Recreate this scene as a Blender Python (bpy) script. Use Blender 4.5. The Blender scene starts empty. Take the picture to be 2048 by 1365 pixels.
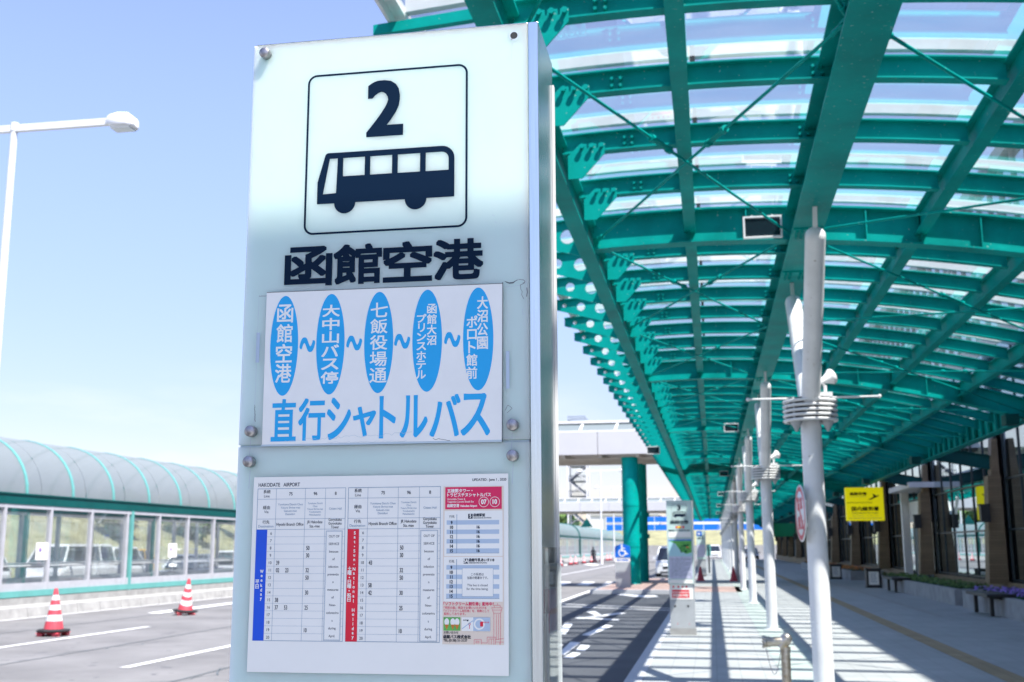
import bpy, bmesh, math, random
from mathutils import Vector, Matrix

# ------------------------------------------------------------------ camera, sky, sun, exposure
SC = bpy.context.scene
COL = SC.collection
cam_d = bpy.data.cameras.new("camera")
cam = bpy.data.objects.new("camera", cam_d)
COL.objects.link(cam)
SC.camera = cam
cam_d.sensor_width = 36.0
cam_d.lens = 39.55
cam_d.clip_start = 0.05
cam_d.clip_end = 9000.0
_R = Vector((0.98506, 0.17218, -0.00395)).normalized()
_F = Vector((-0.16930, 0.96892, 0.18060)).normalized()
_R = (_R - _F * _R.dot(_F)).normalized()
_U = _R.cross(_F)
cam.matrix_world = Matrix(((_R.x, _U.x, -_F.x, 0.0), (_R.y, _U.y, -_F.y, 0.0),
                           (_R.z, _U.z, -_F.z, 1.6), (0, 0, 0, 1)))
cam_d.dof.use_dof = True
cam_d.dof.focus_distance = 1.80
cam_d.dof.aperture_fstop = 10.5

SUN_DIR = Vector((0.46, -0.36, 1.0)).normalized()          # towards the sun
sun_el = math.asin(SUN_DIR.z)
sun_az = math.atan2(SUN_DIR.x, SUN_DIR.y)                  # from +Y towards +X
W = bpy.data.worlds.new("World")
SC.world = W
W.use_nodes = True
wn = W.node_tree.nodes
wl = W.node_tree.links
bg = wn["Background"]
sky = wn.new("ShaderNodeTexSky")
sky.sky_type = "NISHITA"
sky.sun_disc = False
sky.sun_elevation = sun_el
sky.sun_rotation = sun_az
sky.altitude = 30.0
sky.air_density = 1.0
sky.dust_density = 0.25
sky.ozone_density = 3.0
# thin bright clouds low in the sky
tcw = wn.new("ShaderNodeTexCoord")
mpw = wn.new("ShaderNodeMapping")
mpw.inputs["Scale"].default_value = (2.2, 2.2, 9.0)
nzw = wn.new("ShaderNodeTexNoise")
nzw.inputs["Scale"].default_value = 2.6
nzw.inputs["Detail"].default_value = 6.0
nzw.inputs["Roughness"].default_value = 0.55
rpw = wn.new("ShaderNodeValToRGB")
rpw.color_ramp.elements[0].position = 0.46
rpw.color_ramp.elements[1].position = 0.72
sep = wn.new("ShaderNodeSeparateXYZ")
low = wn.new("ShaderNodeMapRange")
low.inputs["From Min"].default_value = 0.02
low.inputs["From Max"].default_value = 0.16
low.inputs["To Min"].default_value = 0.35
low.inputs["To Max"].default_value = 0.0
mul = wn.new("ShaderNodeMath")
mul.operation = "MULTIPLY"
mixw = wn.new("ShaderNodeMix")
mixw.data_type = "RGBA"
mixw.inputs["B"].default_value = (8.5, 9.0, 9.6, 1)
wl.new(tcw.outputs["Generated"], mpw.inputs["Vector"])
wl.new(mpw.outputs["Vector"], nzw.inputs["Vector"])
wl.new(nzw.outputs["Fac"], rpw.inputs["Fac"])
wl.new(tcw.outputs["Generated"], sep.inputs[0])
wl.new(sep.outputs["Z"], low.inputs["Value"])
wl.new(rpw.outputs["Color"], mul.inputs[0])
wl.new(low.outputs["Result"], mul.inputs[1])
wl.new(mul.outputs[0], mixw.inputs["Factor"])
wl.new(sky.outputs["Color"], mixw.inputs["A"])
hz = wn.new("ShaderNodeMix")
hz.data_type = "RGBA"
hz.blend_type = "MULTIPLY"
hz.inputs["Factor"].default_value = 1.0
hz.inputs["B"].default_value = (1.09, 0.905, 0.94, 1)
wl.new(mixw.outputs["Result"], hz.inputs["A"])
lowdim = wn.new("ShaderNodeMapRange")          # a clear, little-hazed horizon
lowdim.interpolation_type = "SMOOTHSTEP"
lowdim.inputs["From Min"].default_value = -0.02
lowdim.inputs["From Max"].default_value = 0.44
lowdim.inputs["To Min"].default_value = 0.46
lowdim.inputs["To Max"].default_value = 1.0
wl.new(sep.outputs["Z"], lowdim.inputs["Value"])
dim = wn.new("ShaderNodeVectorMath")
dim.operation = "SCALE"
wl.new(hz.outputs["Result"], dim.inputs[0])
wl.new(lowdim.outputs["Result"], dim.inputs["Scale"])
wl.new(dim.outputs["Vector"], bg.inputs["Color"])
bg.inputs["Strength"].default_value = 0.094

sun_d = bpy.data.lights.new("sun", "SUN")
sun_d.energy = 2.8
sun_d.angle = math.radians(0.53)
sun_d.color = (1.0, 0.96, 0.90)
sun = bpy.data.objects.new("sun", sun_d)
COL.objects.link(sun)
sun.rotation_euler = (-SUN_DIR).to_track_quat("-Z", "Y").to_euler()
sun.location = (30, -60, 80)

SC.view_settings.view_transform = "Standard"
SC.view_settings.look = "None"
SC.view_settings.exposure = 1.84
SC.view_settings.gamma = 1.0
SC.render.film_transparent = False
SC.cycles.max_bounces = 10
SC.cycles.transparent_max_bounces = 24
SC.cycles.caustics_reflective = False
SC.cycles.caustics_refractive = False
SC.cycles.sample_clamp_indirect = 6.0

random.seed(11)

# ------------------------------------------------------------------ helpers: mesh building
class MB:
    def __init__(self):
        self.v, self.f, self.mi, self.sm = [], [], [], []

    def add(self, vs, fs, mi=0, sm=False):
        n = len(self.v)
        self.v.extend([tuple(p) for p in vs])
        for f in fs:
            self.f.append(tuple(i + n for i in f))
            self.mi.append(mi)
            self.sm.append(sm)
        return self

    def box(self, x0, x1, y0, y1, z0, z1, mi=0):
        vs = [(x0, y0, z0), (x1, y0, z0), (x1, y1, z0), (x0, y1, z0), (x0, y0, z1), (x1, y0, z1), (x1, y1, z1), (x0, y1, z1)]
        return self.hexa(vs, mi)

    def hexa(self, vs, mi=0):
        return self.add(vs, [(0, 3, 2, 1), (4, 5, 6, 7), (0, 1, 5, 4), (1, 2, 6, 5), (2, 3, 7, 6), (3, 0, 4, 7)], mi)

    def quad(self, a, b, c, d, mi=0):
        return self.add([a, b, c, d], [(0, 1, 2, 3)], mi)

    def poly(self, pts, mi=0):
        return self.add(pts, [tuple(range(len(pts)))], mi)

    def cyl(self, p, q, r, r2=None, n=16, mi=0, cap=True, sm=True):
        p, q = Vector(p), Vector(q)
        r2 = r if r2 is None else r2
        d = (q - p).normalized()
        a = d.orthogonal().normalized()
        b = d.cross(a)
        vs = []
        for c, rr in ((p, r), (q, r2)):
            for k in range(n):
                t = 2 * math.pi * k / n
                vs.append(c + a * (rr * math.cos(t)) + b * (rr * math.sin(t)))
        self.add(vs, [(k, (k + 1) % n, n + (k + 1) % n, n + k) for k in range(n)], mi, sm)
        if cap:
            self.add(vs[:n], [tuple(reversed(range(n)))], mi)
            self.add(vs[n:], [tuple(range(n))], mi)
        return self

    def tube(self, pts, r, n=8, mi=0):
        pts = [Vector(p) for p in pts]
        rings = []
        ref = None
        for i, p in enumerate(pts):
            d = (pts[min(i + 1, len(pts) - 1)] - pts[max(i - 1, 0)]).normalized()
            if ref is None:
                ref = d.orthogonal().normalized()
            ref = (ref - d * ref.dot(d)).normalized()
            b = d.cross(ref)
            rr = r[i] if isinstance(r, (list, tuple)) else r
            rings.append([p + ref * (rr * math.cos(2 * math.pi * k / n)) + b * (rr * math.sin(2 * math.pi * k / n)) for k in range(n)])
        vs = [q for g in rings for q in g]
        fs = []
        for i in range(len(pts) - 1):
            for k in range(n):
                fs.append((i * n + k, i * n + (k + 1) % n, (i + 1) * n + (k + 1) % n, (i + 1) * n + k))
        self.add(vs, fs, mi, True)
        self.add(rings[0], [tuple(reversed(range(n)))], mi)
        self.add(rings[-1], [tuple(range(n))], mi)
        return self

    def lathe(self, prof, org=(0, 0, 0), axis=(0, 0, 1), n=24, mi=0, sm=True):
        org, d = Vector(org), Vector(axis).normalized()
        a = d.orthogonal().normalized()
        b = d.cross(a)
        vs = []
        for (r, z) in prof:
            for k in range(n):
                t = 2 * math.pi * k / n
                vs.append(org + d * z + a * (r * math.cos(t)) + b * (r * math.sin(t)))
        fs = []
        for i in range(len(prof) - 1):
            for k in range(n):
                fs.append((i * n + k, i * n + (k + 1) % n, (i + 1) * n + (k + 1) % n, (i + 1) * n + k))
        self.add(vs, fs, mi, sm)
        return self

    def ext(self, pts, off, mi=0):
        """closed polygon extruded by vector off"""
        n = len(pts)
        off = Vector(off)
        a = [Vector(p) for p in pts]
        b = [p + off for p in a]
        self.add(a + b, [tuple(reversed(range(n))), tuple(range(n, 2 * n))] + [(k, (k + 1) % n, n + (k + 1) % n, n + k) for k in range(n)], mi)
        return self

    def sweep(self, rings, mi=0, sm=False, closed=True, caps=True):
        n = len(rings[0])
        vs = [p for g in rings for p in g]
        fs = []
        rng = n if closed else n - 1
        for i in range(len(rings) - 1):
            for k in range(rng):
                fs.append((i * n + k, i * n + (k + 1) % n, (i + 1) * n + (k + 1) % n, (i + 1) * n + k))
        self.add(vs, fs, mi, sm)
        if caps and closed:
            self.add(rings[0], [tuple(reversed(range(n)))], mi)
            self.add(rings[-1], [tuple(range(n))], mi)
        return self

    def join(self, o, M=None, dmi=0):
        n = len(self.v)
        self.v.extend([tuple(M @ Vector(p)) if M is not None else p for p in o.v])
        self.f.extend([tuple(i + n for i in f) for f in o.f])
        self.mi.extend([m + dmi for m in o.mi])
        self.sm.extend(o.sm)
        return self

    def mesh(self, name, mats):
        me = bpy.data.meshes.new(name)
        me.from_pydata(self.v, [], self.f)
        mats = mats if isinstance(mats, (list, tuple)) else [mats]
        for m in mats:
            me.materials.append(m)
        me.polygons.foreach_set("material_index", self.mi)
        me.polygons.foreach_set("use_smooth", self.sm)
        bm = bmesh.new()
        bm.from_mesh(me)
        bmesh.ops.recalc_face_normals(bm, faces=bm.faces)
        bm.to_mesh(me)
        bm.free()
        me.update()
        return me


def link(name, me, parent=None, loc=(0, 0, 0), rotz=0.0):
    o = bpy.data.objects.new(name, me)
    COL.objects.link(o)
    if parent is not None:
        o.parent = parent
    o.location = loc
    o.rotation_euler = (0, 0, rotz)
    return o


def obj(name, mb, mats, parent=None, loc=(0, 0, 0), bevel=0.0, recenter=True):
    """one mesh object; a part's vertices are given in the frame of its thing"""
    me = mb.mesh(name, mats) if isinstance(mb, MB) else mb
    o = link(name, me, parent, loc)
    if bevel:
        m = o.modifiers.new("bevel", "BEVEL")
        m.width = bevel
        m.segments = 2
        m.limit_method = "ANGLE"
        m.angle_limit = math.radians(40)
    return o


def tag(o, label=None, cat=None, group=None, kind=None):
    if label:
        o["label"] = label
    if cat:
        o["category"] = cat
    if group:
        o["group"] = group
    if kind:
        o["kind"] = kind
    return o


def thing(name, label, cat, loc=(0, 0, 0), rotz=0.0, group=None):
    o = bpy.data.objects.new(name, None)
    o.empty_display_size = 0.2
    COL.objects.link(o)
    o.location = loc
    o.rotation_euler = (0, 0, rotz)
    return tag(o, label, cat, group)


def dup(root, loc, rotz=None, label=None, group=None):
    def cp(o, par):
        c = o.copy()
        COL.objects.link(c)
        c.parent = par
        for ch in o.children:
            cp(ch, c)
        return c
    r = cp(root, None)
    r.location = loc
    if rotz is not None:
        r.rotation_euler = (0, 0, rotz)
    return tag(r, label, None, group)


def struct(name, mb, mats, **k):
    return tag(obj(name, mb, mats, **k), kind="structure")


def repeat(name, mb, mats, parent, spots, cap=100):
    """the same part at many spots: the first `cap` as parts, the rest as one stuff part"""
    me = mb.mesh(name, mats)
    out = [link(name, me, parent, s) for s in spots[:cap]]
    if len(spots) > cap:
        big = MB()
        for s in spots[cap:]:
            big.join(mb, Matrix.Translation(s))
        tag(obj(name + "s_beyond", big, mats, parent), kind="stuff")
    return out


# ------------------------------------------------------------------ helpers: flat artwork (lettering, symbols)
_tc = {}


def glyphs(body, spacing=1.0):
    key = (body, spacing)
    if key in _tc:
        return _tc[key]
    c = bpy.data.curves.new("lettering", "FONT")
    c.body = body
    c.size = 1.0
    c.space_character = spacing
    c.resolution_u = 4
    o = bpy.data.objects.new("lettering", c)
    COL.objects.link(o)
    dg = bpy.context.evaluated_depsgraph_get()
    dg.update()
    me = bpy.data.meshes.new_from_object(o.evaluated_get(dg))
    vs = [(v.co.x, v.co.y) for v in me.vertices]
    fs = [tuple(p.vertices) for p in me.polygons]
    bpy.data.objects.remove(o)
    bpy.data.curves.remove(c)
    bpy.data.meshes.remove(me)
    if vs:
        xs = [p[0] for p in vs]
        ys = [p[1] for p in vs]
        bb = (min(xs), max(xs), min(ys), max(ys))
    else:
        bb = (0, 1, 0, 1)
    _tc[key] = (vs, fs, bb)
    return _tc[key]


def filled(outer, holes=()):
    """2-D outlines -> triangles, through a filled flat curve"""
    c = bpy.data.curves.new("outline", "CURVE")
    c.dimensions = "2D"
    c.fill_mode = "BOTH"
    for ring in (outer,) + tuple(holes):
        s = c.splines.new("POLY")
        s.points.add(len(ring) - 1)
        for p, q in zip(s.points, ring):
            p.co = (q[0], q[1], 0, 1)
        s.use_cyclic_u = True
    o = bpy.data.objects.new("outline", c)
    COL.objects.link(o)
    dg = bpy.context.evaluated_depsgraph_get()
    dg.update()
    me = bpy.data.meshes.new_from_object(o.evaluated_get(dg))
    vs = [(v.co.x, v.co.y) for v in me.vertices]
    fs = [tuple(p.vertices) for p in me.polygons]
    bpy.data.objects.remove(o)
    bpy.data.curves.remove(c)
    bpy.data.meshes.remove(me)
    return vs, fs


class Art:
    """flat printed artwork on an upright face: u to the right, w up; each layer lies a hair in front of the last"""

    def __init__(self, org=(0, 0, 0), right=(1, 0, 0), up=(0, 0, 1), out=(0, -1, 0), step=0.00004, base=0.0002):
        self.mb = MB()
        self.o, self.r, self.u, self.n = Vector(org), Vector(right), Vector(up), Vector(out)
        self.step, self.d = step, base

    def P(self, u, w, d):
        return self.o + self.r * u + self.u * w + self.n * d

    def next(self):
        self.d += self.step

    def tris(self, vs, fs, mi):
        self.mb.add([self.P(u, w, self.d) for u, w in vs], fs, mi)

    def rect(self, u0, u1, w0, w1, mi):
        self.tris([(u0, w0), (u1, w0), (u1, w1), (u0, w1)], [(0, 1, 2, 3)], mi)

    def poly(self, pts, mi):
        self.tris(pts, [tuple(range(len(pts)))], mi)

    def disc(self, u, w, a, b, mi, n=40):
        self.poly([(u + a * math.cos(2 * math.pi * k / n), w + b * math.sin(2 * math.pi * k / n)) for k in range(n)], mi)

    def ring(self, u, w, a, t, mi, n=32):
        for k in range(n):
            t0, t1 = 2 * math.pi * k / n, 2 * math.pi * (k + 1) / n
            self.poly([(u + a * math.cos(t0), w + a * math.sin(t0)), (u + a * math.cos(t1), w + a * math.sin(t1)),
                       (u + (a - t) * math.cos(t1), w + (a - t) * math.sin(t1)), (u + (a - t) * math.cos(t0), w + (a - t) * math.sin(t0))], mi)

    def line(self, pts, t, mi):
        d0 = self.d
        for i, ((a, b), (c, d)) in enumerate(zip(pts, pts[1:])):
            self.d = d0 + self.step * 0.15 * (i % 2)      # neighbours overlap, never in one plane
            L = math.hypot(c - a, d - b) or 1
            nx, ny = -(d - b) / L * t / 2, (c - a) / L * t / 2
            ex, ey = (c - a) / L * t * .3, (d - b) / L * t * .3
            self.poly([(a + nx - ex, b + ny - ey), (a - nx - ex, b - ny - ey), (c - nx + ex, d - ny + ey), (c + nx + ex, d + ny + ey)], mi)
        self.d = d0

    def frame(self, u0, u1, w0, w1, t, mi):
        self.rect(u0, u1, w1 - t, w1, mi)
        self.rect(u0, u1, w0, w0 + t, mi)
        self.rect(u0, u0 + t, w0 + t, w1 - t, mi)
        self.rect(u1 - t, u1, w0 + t, w1 - t, mi)

    def fit(self, body, u0, u1, w0, w1, mi, bold=0.0, n=8):
        vs, fs, (a, b, c, d) = glyphs(body)
        if not vs:
            return
        sx = (u1 - u0) / max(b - a, 1e-6)
        sy = (w1 - w0) / max(d - c, 1e-6)
        base = [(u0 + (x - a) * sx, w0 + (y - c) * sy) for x, y in vs]
        st_ = 3 if bold > .0019 else 1
        offs = [(0, 0)] + [(bold * i / st_, bold * j / st_) for i in range(-st_, st_ + 1) for j in range(-st_, st_ + 1) if max(abs(i), abs(j)) == st_] if bold else [(0, 0)]
        d0 = self.d
        for ox, oy in offs:
            self.tris([(x + ox, y + oy) for x, y in base], fs, mi)
            self.d += 3e-6
        self.d = d0

    def text(self, body, u, w, size, mi, al="L", squeeze=1.0, bold=0.0):
        """baseline text, cap height about 0.7 size"""
        vs, fs, (a, b, c, d) = glyphs(body)
        if not vs:
            return
        wd = (b - a) * size * squeeze
        u0 = u - {"L": 0, "C": wd / 2, "R": wd}[al]
        offs = [(0, 0)] + ([(bold, 0), (-bold, 0), (0, bold), (0, -bold)] if bold else [])
        d0 = self.d
        for ox, oy in offs:
            self.tris([(u0 + (x - a) * size * squeeze + ox, w + y * size + oy) for x, y in vs], fs, mi)
            self.d += 3e-6
        self.d = d0

    def column(self, chars, u, w_top, w_bot, width, mi, bold=0.0, fill=0.9, vert=False):
        """characters stacked from top to bottom, each fitted to its cell"""
        n = len(chars)
        pitch = (w_top - w_bot) / n
        for i, ch in enumerate(chars):
            if ch == " ":
                continue
            w1 = w_top - pitch * i - pitch * (1 - fill) / 2
            w0 = w1 - pitch * fill
            if ch == "ー":
                um = u
                self.rect(um - width * .06, um + width * .06, w0 + pitch * .08, w1 - pitch * .08, mi)
                continue
            vs, fs, (a, b, c, d) = glyphs(ch)
            cw = width * min(1.0, (b - a) / 0.80)
            hh = (w1 - w0) * min(1.0, max((d - c) / 0.80, .2))
            mid = (w0 + w1) / 2
            self.fit(ch, u - cw / 2, u + cw / 2, mid - hh / 2, mid + hh / 2, mi, bold, 6)

    def obj(self, name, mats, parent):
        return obj(name, self.mb, mats, parent)


# ------------------------------------------------------------------ materials
def _nodes(name):
    m = bpy.data.materials.new(name)
    m.use_nodes = True
    nt = m.node_tree
    return m, nt, nt.nodes["Principled BSDF"]


def mat(name, col, rough=0.5, metal=0.0, var=0.0, scale=4.0, bump=0.0, bscale=60.0, coat=0.0, spec=0.5, stain=None, detail=5.0, stretch=(1, 1, 1), chips=None):
    """painted or plain surface: base colour with a little procedural wear"""
    m, nt, p = _nodes(name)
    n, l = nt.nodes, nt.links
    p.inputs["Base Color"].default_value = (*col, 1)
    p.inputs["Roughness"].default_value = rough
    p.inputs["Metallic"].default_value = metal
    p.inputs["Specular IOR Level"].default_value = spec
    if coat:
        p.inputs["Coat Weight"].default_value = coat
        p.inputs["Coat Roughness"].default_value = 0.08
    if var or bump:
        tc = n.new("ShaderNodeTexCoord")
        mp = n.new("ShaderNodeMapping")
        mp.inputs["Scale"].default_value = stretch
        l.new(tc.outputs["Object"], mp.inputs["Vector"])
    if var:
        nz = n.new("ShaderNodeTexNoise")
        nz.inputs["Scale"].default_value = scale
        nz.inputs["Detail"].default_value = detail
        nz.inputs["Roughness"].default_value = 0.62
        l.new(mp.outputs["Vector"], nz.inputs["Vector"])
        rp = n.new("ShaderNodeValToRGB")
        rp.color_ramp.elements[0].position = 0.32
        rp.color_ramp.elements[1].position = 0.68
        dk = stain if stain else tuple(c * (1 - var) for c in col)
        rp.color_ramp.elements[0].color = (*dk, 1)
        rp.color_ramp.elements[1].color = (*[min(1, c * (1 + var * .5)) for c in col], 1)
        l.new(nz.outputs["Fac"], rp.inputs["Fac"])
        base_out = rp.outputs["Color"]
        if chips:                                # small worn or dusty flecks
            nc = n.new("ShaderNodeTexNoise")
            nc.inputs["Scale"].default_value = chips[1]
            nc.inputs["Detail"].default_value = 3
            l.new(mp.outputs["Vector"], nc.inputs["Vector"])
            rc = n.new("ShaderNodeValToRGB")
            rc.color_ramp.elements[0].position = chips[2]
            rc.color_ramp.elements[1].position = chips[2] + 0.05
            l.new(nc.outputs["Fac"], rc.inputs["Fac"])
            mc = n.new("ShaderNodeMix")
            mc.data_type = "RGBA"
            mc.inputs["B"].default_value = (*chips[0], 1)
            l.new(rc.outputs["Color"], mc.inputs["Factor"])
            l.new(base_out, mc.inputs["A"])
            base_out = mc.outputs["Result"]
        l.new(base_out, p.inputs["Base Color"])
        mr = n.new("ShaderNodeMapRange")
        mr.inputs["To Min"].default_value = max(0.02, rough - 0.08)
        mr.inputs["To Max"].default_value = min(1.0, rough + 0.1)
        l.new(nz.outputs["Fac"], mr.inputs["Value"])
        l.new(mr.outputs["Result"], p.inputs["Roughness"])
    if bump:
        nb = n.new("ShaderNodeTexNoise")
        nb.inputs["Scale"].default_value = bscale
        nb.inputs["Detail"].default_value = 4
        l.new(mp.outputs["Vector"], nb.inputs["Vector"])
        bp = n.new("ShaderNodeBump")
        bp.inputs["Strength"].default_value = bump
        bp.inputs["Distance"].default_value = 0.01
        l.new(nb.outputs["Fac"], bp.inputs["Height"])
        l.new(bp.outputs["Normal"], p.inputs["Normal"])
    return m


def glass(name, tint=(0.95, 0.98, 0.98), refl=0.06, grow=0.7, dirt=0.0, dirt_col=(0.8, 0.82, 0.84), scale=3.0, stretch=(1, 1, 1), rough=0.02):
    """thin pane: see-through with a mirror share that grows at grazing angles, and a film of dust"""
    m = bpy.data.materials.new(name)
    m.use_nodes = True
    nt = m.node_tree
    n, l = nt.nodes, nt.links
    n.clear()
    out = n.new("ShaderNodeOutputMaterial")
    tr = n.new("ShaderNodeBsdfTransparent")
    tr.inputs["Color"].default_value = (*tint, 1)
    gl = n.new("ShaderNodeBsdfGlossy")
    gl.inputs["Roughness"].default_value = rough
    gl.inputs["Color"].default_value = (0.95, 0.97, 0.97, 1)
    lw = n.new("ShaderNodeLayerWeight")
    lw.inputs["Blend"].default_value = 0.25
    mr = n.new("ShaderNodeMapRange")
    mr.inputs["To Min"].default_value = refl
    mr.inputs["To Max"].default_value = min(0.9, refl + grow)
    l.new(lw.outputs["Fresnel"], mr.inputs["Value"])
    mx = n.new("ShaderNodeMixShader")
    l.new(mr.outputs["Result"], mx.inputs["Fac"])
    l.new(tr.outputs[0], mx.inputs[1])
    l.new(gl.outputs[0], mx.inputs[2])
    last = mx
    if dirt:
        df = n.new("ShaderNodeBsdfDiffuse")
        df.inputs["Color"].default_value = (*dirt_col, 1)
        tl = n.new("ShaderNodeBsdfTranslucent")
        tl.inputs["Color"].default_value = (*dirt_col, 1)
        ad = n.new("ShaderNodeMixShader")
        ad.inputs["Fac"].default_value = 0.5
        l.new(df.outputs[0], ad.inputs[1])
        l.new(tl.outputs[0], ad.inputs[2])
        tc = n.new("ShaderNodeTexCoord")
        mp = n.new("ShaderNodeMapping")
        mp.inputs["Scale"].default_value = stretch
        nz = n.new("ShaderNodeTexNoise")
        nz.inputs["Scale"].default_value = scale
        nz.inputs["Detail"].default_value = 4
        l.new(tc.outputs["Object"], mp.inputs["Vector"])
        l.new(mp.outputs["Vector"], nz.inputs["Vector"])
        m2 = n.new("ShaderNodeMapRange")
        m2.inputs["From Min"].default_value = 0.3
        m2.inputs["From Max"].default_value = 0.75
        m2.inputs["To Min"].default_value = dirt * 0.35
        m2.inputs["To Max"].default_value = dirt * 1.3
        l.new(nz.outputs["Fac"], m2.inputs["Value"])
        m3 = n.new("ShaderNodeMixShader")
        l.new(m2.outputs["Result"], m3.inputs["Fac"])
        l.new(mx.outputs[0], m3.inputs[1])
        l.new(ad.outputs[0], m3.inputs[2])
        last = m3
    l.new(last.outputs[0], out.inputs["Surface"])
    return m


def pavers(name, c1, c2, mortar, w, h, msize=0.012, rough=0.8, axes="XY", bump=0.3, offset=0.5, var=0.12):
    """bricks, pavers or tiles with grime"""
    m, nt, p = _nodes(name)
    n, l = nt.nodes, nt.links
    tc = n.new("ShaderNodeTexCoord")
    sx = n.new("ShaderNodeSeparateXYZ")
    cx = n.new("ShaderNodeCombineXYZ")
    l.new(tc.outputs["Object"], sx.inputs[0])
    l.new(sx.outputs[axes[0]], cx.inputs["X"])
    l.new(sx.outputs[axes[1]], cx.inputs["Y"])
    br = n.new("ShaderNodeTexBrick")
    br.offset = offset
    br.inputs["Color1"].default_value = (*c1, 1)
    br.inputs["Color2"].default_value = (*c2, 1)
    br.inputs["Mortar"].default_value = (*mortar, 1)
    br.inputs["Scale"].default_value = 1.0
    br.inputs["Mortar Size"].default_value = msize
    br.inputs["Mortar Smooth"].default_value = 0.2
    br.inputs["Bias"].default_value = 0.0
    br.inputs["Brick Width"].default_value = w
    br.inputs["Row Height"].default_value = h
    l.new(cx.outputs[0], br.inputs["Vector"])
    nz = n.new("ShaderNodeTexNoise")
    nz.inputs["Scale"].default_value = 0.9
    nz.inputs["Detail"].default_value = 7
    nz.inputs["Roughness"].default_value = 0.65
    l.new(tc.outputs["Object"], nz.inputs["Vector"])
    mr = n.new("ShaderNodeMapRange")
    mr.inputs["From Min"].default_value = 0.3
    mr.inputs["From Max"].default_value = 0.7
    mr.inputs["To Min"].default_value = 1 - var
    mr.inputs["To Max"].default_value = 1 + var * .4
    l.new(nz.outputs["Fac"], mr.inputs["Value"])
    mx = n.new("ShaderNodeMix")
    mx.data_type = "RGBA"
    mx.blend_type = "MULTIPLY"
    mx.inputs["Factor"].default_value = 1.0
    l.new(br.outputs["Color"], mx.inputs["A"])
    l.new(mr.outputs["Result"], mx.inputs["B"])
    l.new(mx.outputs["Result"], p.inputs["Base Color"])
    p.inputs["Roughness"].default_value = rough
    bp = n.new("ShaderNodeBump")
    bp.inputs["Strength"].default_value = bump
    bp.inputs["Distance"].default_value = 0.006
    bp.invert = True
    l.new(br.outputs["Fac"], bp.inputs["Height"])
    l.new(bp.outputs["Normal"], p.inputs["Normal"])
    return m


M = {}
M["teal"] = mat("teal_paint", (0.0, 0.335, 0.300), 0.5, spec=0.08, var=0.30, scale=1.3, bump=0.08, bscale=25, detail=8, chips=((0.28, 0.46, 0.42), 34, 0.69))
M["teal_light"] = mat("pale_teal_paint", (0.13, 0.40, 0.37), 0.4, var=0.12, scale=2)
M["teal_dark"] = mat("dark_teal_paint", (0.0, 0.085, 0.080), 0.5, spec=0.25, var=0.2, scale=1.5)
M["alu"] = mat("white_aluminium", (0.80, 0.80, 0.79), 0.35, var=0.12, scale=3)
M["white_paint"] = mat("white_paint", (0.80, 0.80, 0.80), 0.32, var=0.10, scale=3, detail=8, chips=((0.45, 0.42, 0.38), 26, 0.70))
M["grey_paint"] = mat("grey_paint", (0.42, 0.44, 0.45), 0.45, var=0.12, scale=3)
M["steel"] = mat("brushed_steel", (0.72, 0.77, 0.78), 0.22, metal=1.0, var=0.12, scale=3, stretch=(60, 60, 1.2))
M["bolt"] = mat("bolt_steel", (0.42, 0.40, 0.40), 0.38, metal=1.0, var=0.35, scale=160)
M["brass"] = mat("weathered_steel_pipe", (0.50, 0.48, 0.45), 0.33, metal=0.9, var=0.3, scale=18, stain=(0.32, 0.26, 0.18))
M["black"] = mat("black_plastic", (0.015, 0.016, 0.018), 0.45)
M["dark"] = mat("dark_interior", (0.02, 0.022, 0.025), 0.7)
M["frame_dark"] = mat("dark_window_frame", (0.014, 0.028, 0.034), 0.4)
M["post_grey"] = mat("grey_aluminium_post", (0.48, 0.48, 0.51), 0.4, var=0.1)
M["plain_yellow"] = mat("plain_yellow_board", (0.80, 0.70, 0.02), 0.4, var=0.05)
M["dark_steel"] = mat("dark_galvanised_steel", (0.06, 0.08, 0.11), 0.5, var=0.2)
M["rubber"] = mat("rubber", (0.02, 0.02, 0.022), 0.8, var=0.2)
M["orange"] = mat("faded_red_plastic", (0.62, 0.070, 0.095), 0.5, var=0.15, scale=9)
M["cone_white"] = mat("white_reflective_band", (0.80, 0.79, 0.78), 0.4, var=0.1, scale=9)
M["yellow"] = mat("yellow_sign_face", (0.80, 0.72, 0.0), 0.4, var=0.04)
M["ink"] = mat("navy_ink", (0.001, 0.012, 0.034), 0.55, spec=0.10)
M["ink_grey"] = mat("grey_blue_ink", (0.10, 0.17, 0.24), 0.6)
M["ink_line"] = mat("table_line_ink", (0.16, 0.27, 0.40), 0.6)
M["cyan"] = mat("cyan_print", (0.0, 0.39, 0.80), 0.35, var=0.05, scale=14)
M["paper"] = mat("sheet_paper", (0.90, 0.88, 0.82), 0.5, var=0.03, scale=9)
M["sticker"] = mat("sticker_vinyl", (0.88, 0.87, 0.83), 0.32, var=0.035, scale=18)
M["blue"] = mat("blue_print", (0.0, 0.085, 0.68), 0.4, var=0.12, scale=12)
M["red"] = mat("red_print", (0.78, 0.006, 0.035), 0.4, var=0.12, scale=12)
M["crimson"] = mat("crimson_print", (0.74, 0.006, 0.10), 0.4, var=0.08, scale=30)
M["tan"] = mat("tan_print", (0.80, 0.67, 0.55), 0.5)
M["stripe"] = mat("pale_blue_print", (0.46, 0.56, 0.68), 0.5)
M["crack"] = mat("grime_line", (0.10, 0.12, 0.13), 0.7)
M["residue"] = mat("adhesive_residue", (0.50, 0.60, 0.66), 0.5)
M["sign_blue"] = mat("sign_blue", (0.0, 0.14, 0.62), 0.4)
M["map_green"] = mat("map_green", (0.16, 0.50, 0.10), 0.5, var=0.4, scale=9, stain=(0.03, 0.24, 0.05))
M["map_sea"] = mat("map_sea", (0.42, 0.68, 0.74), 0.5)
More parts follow.
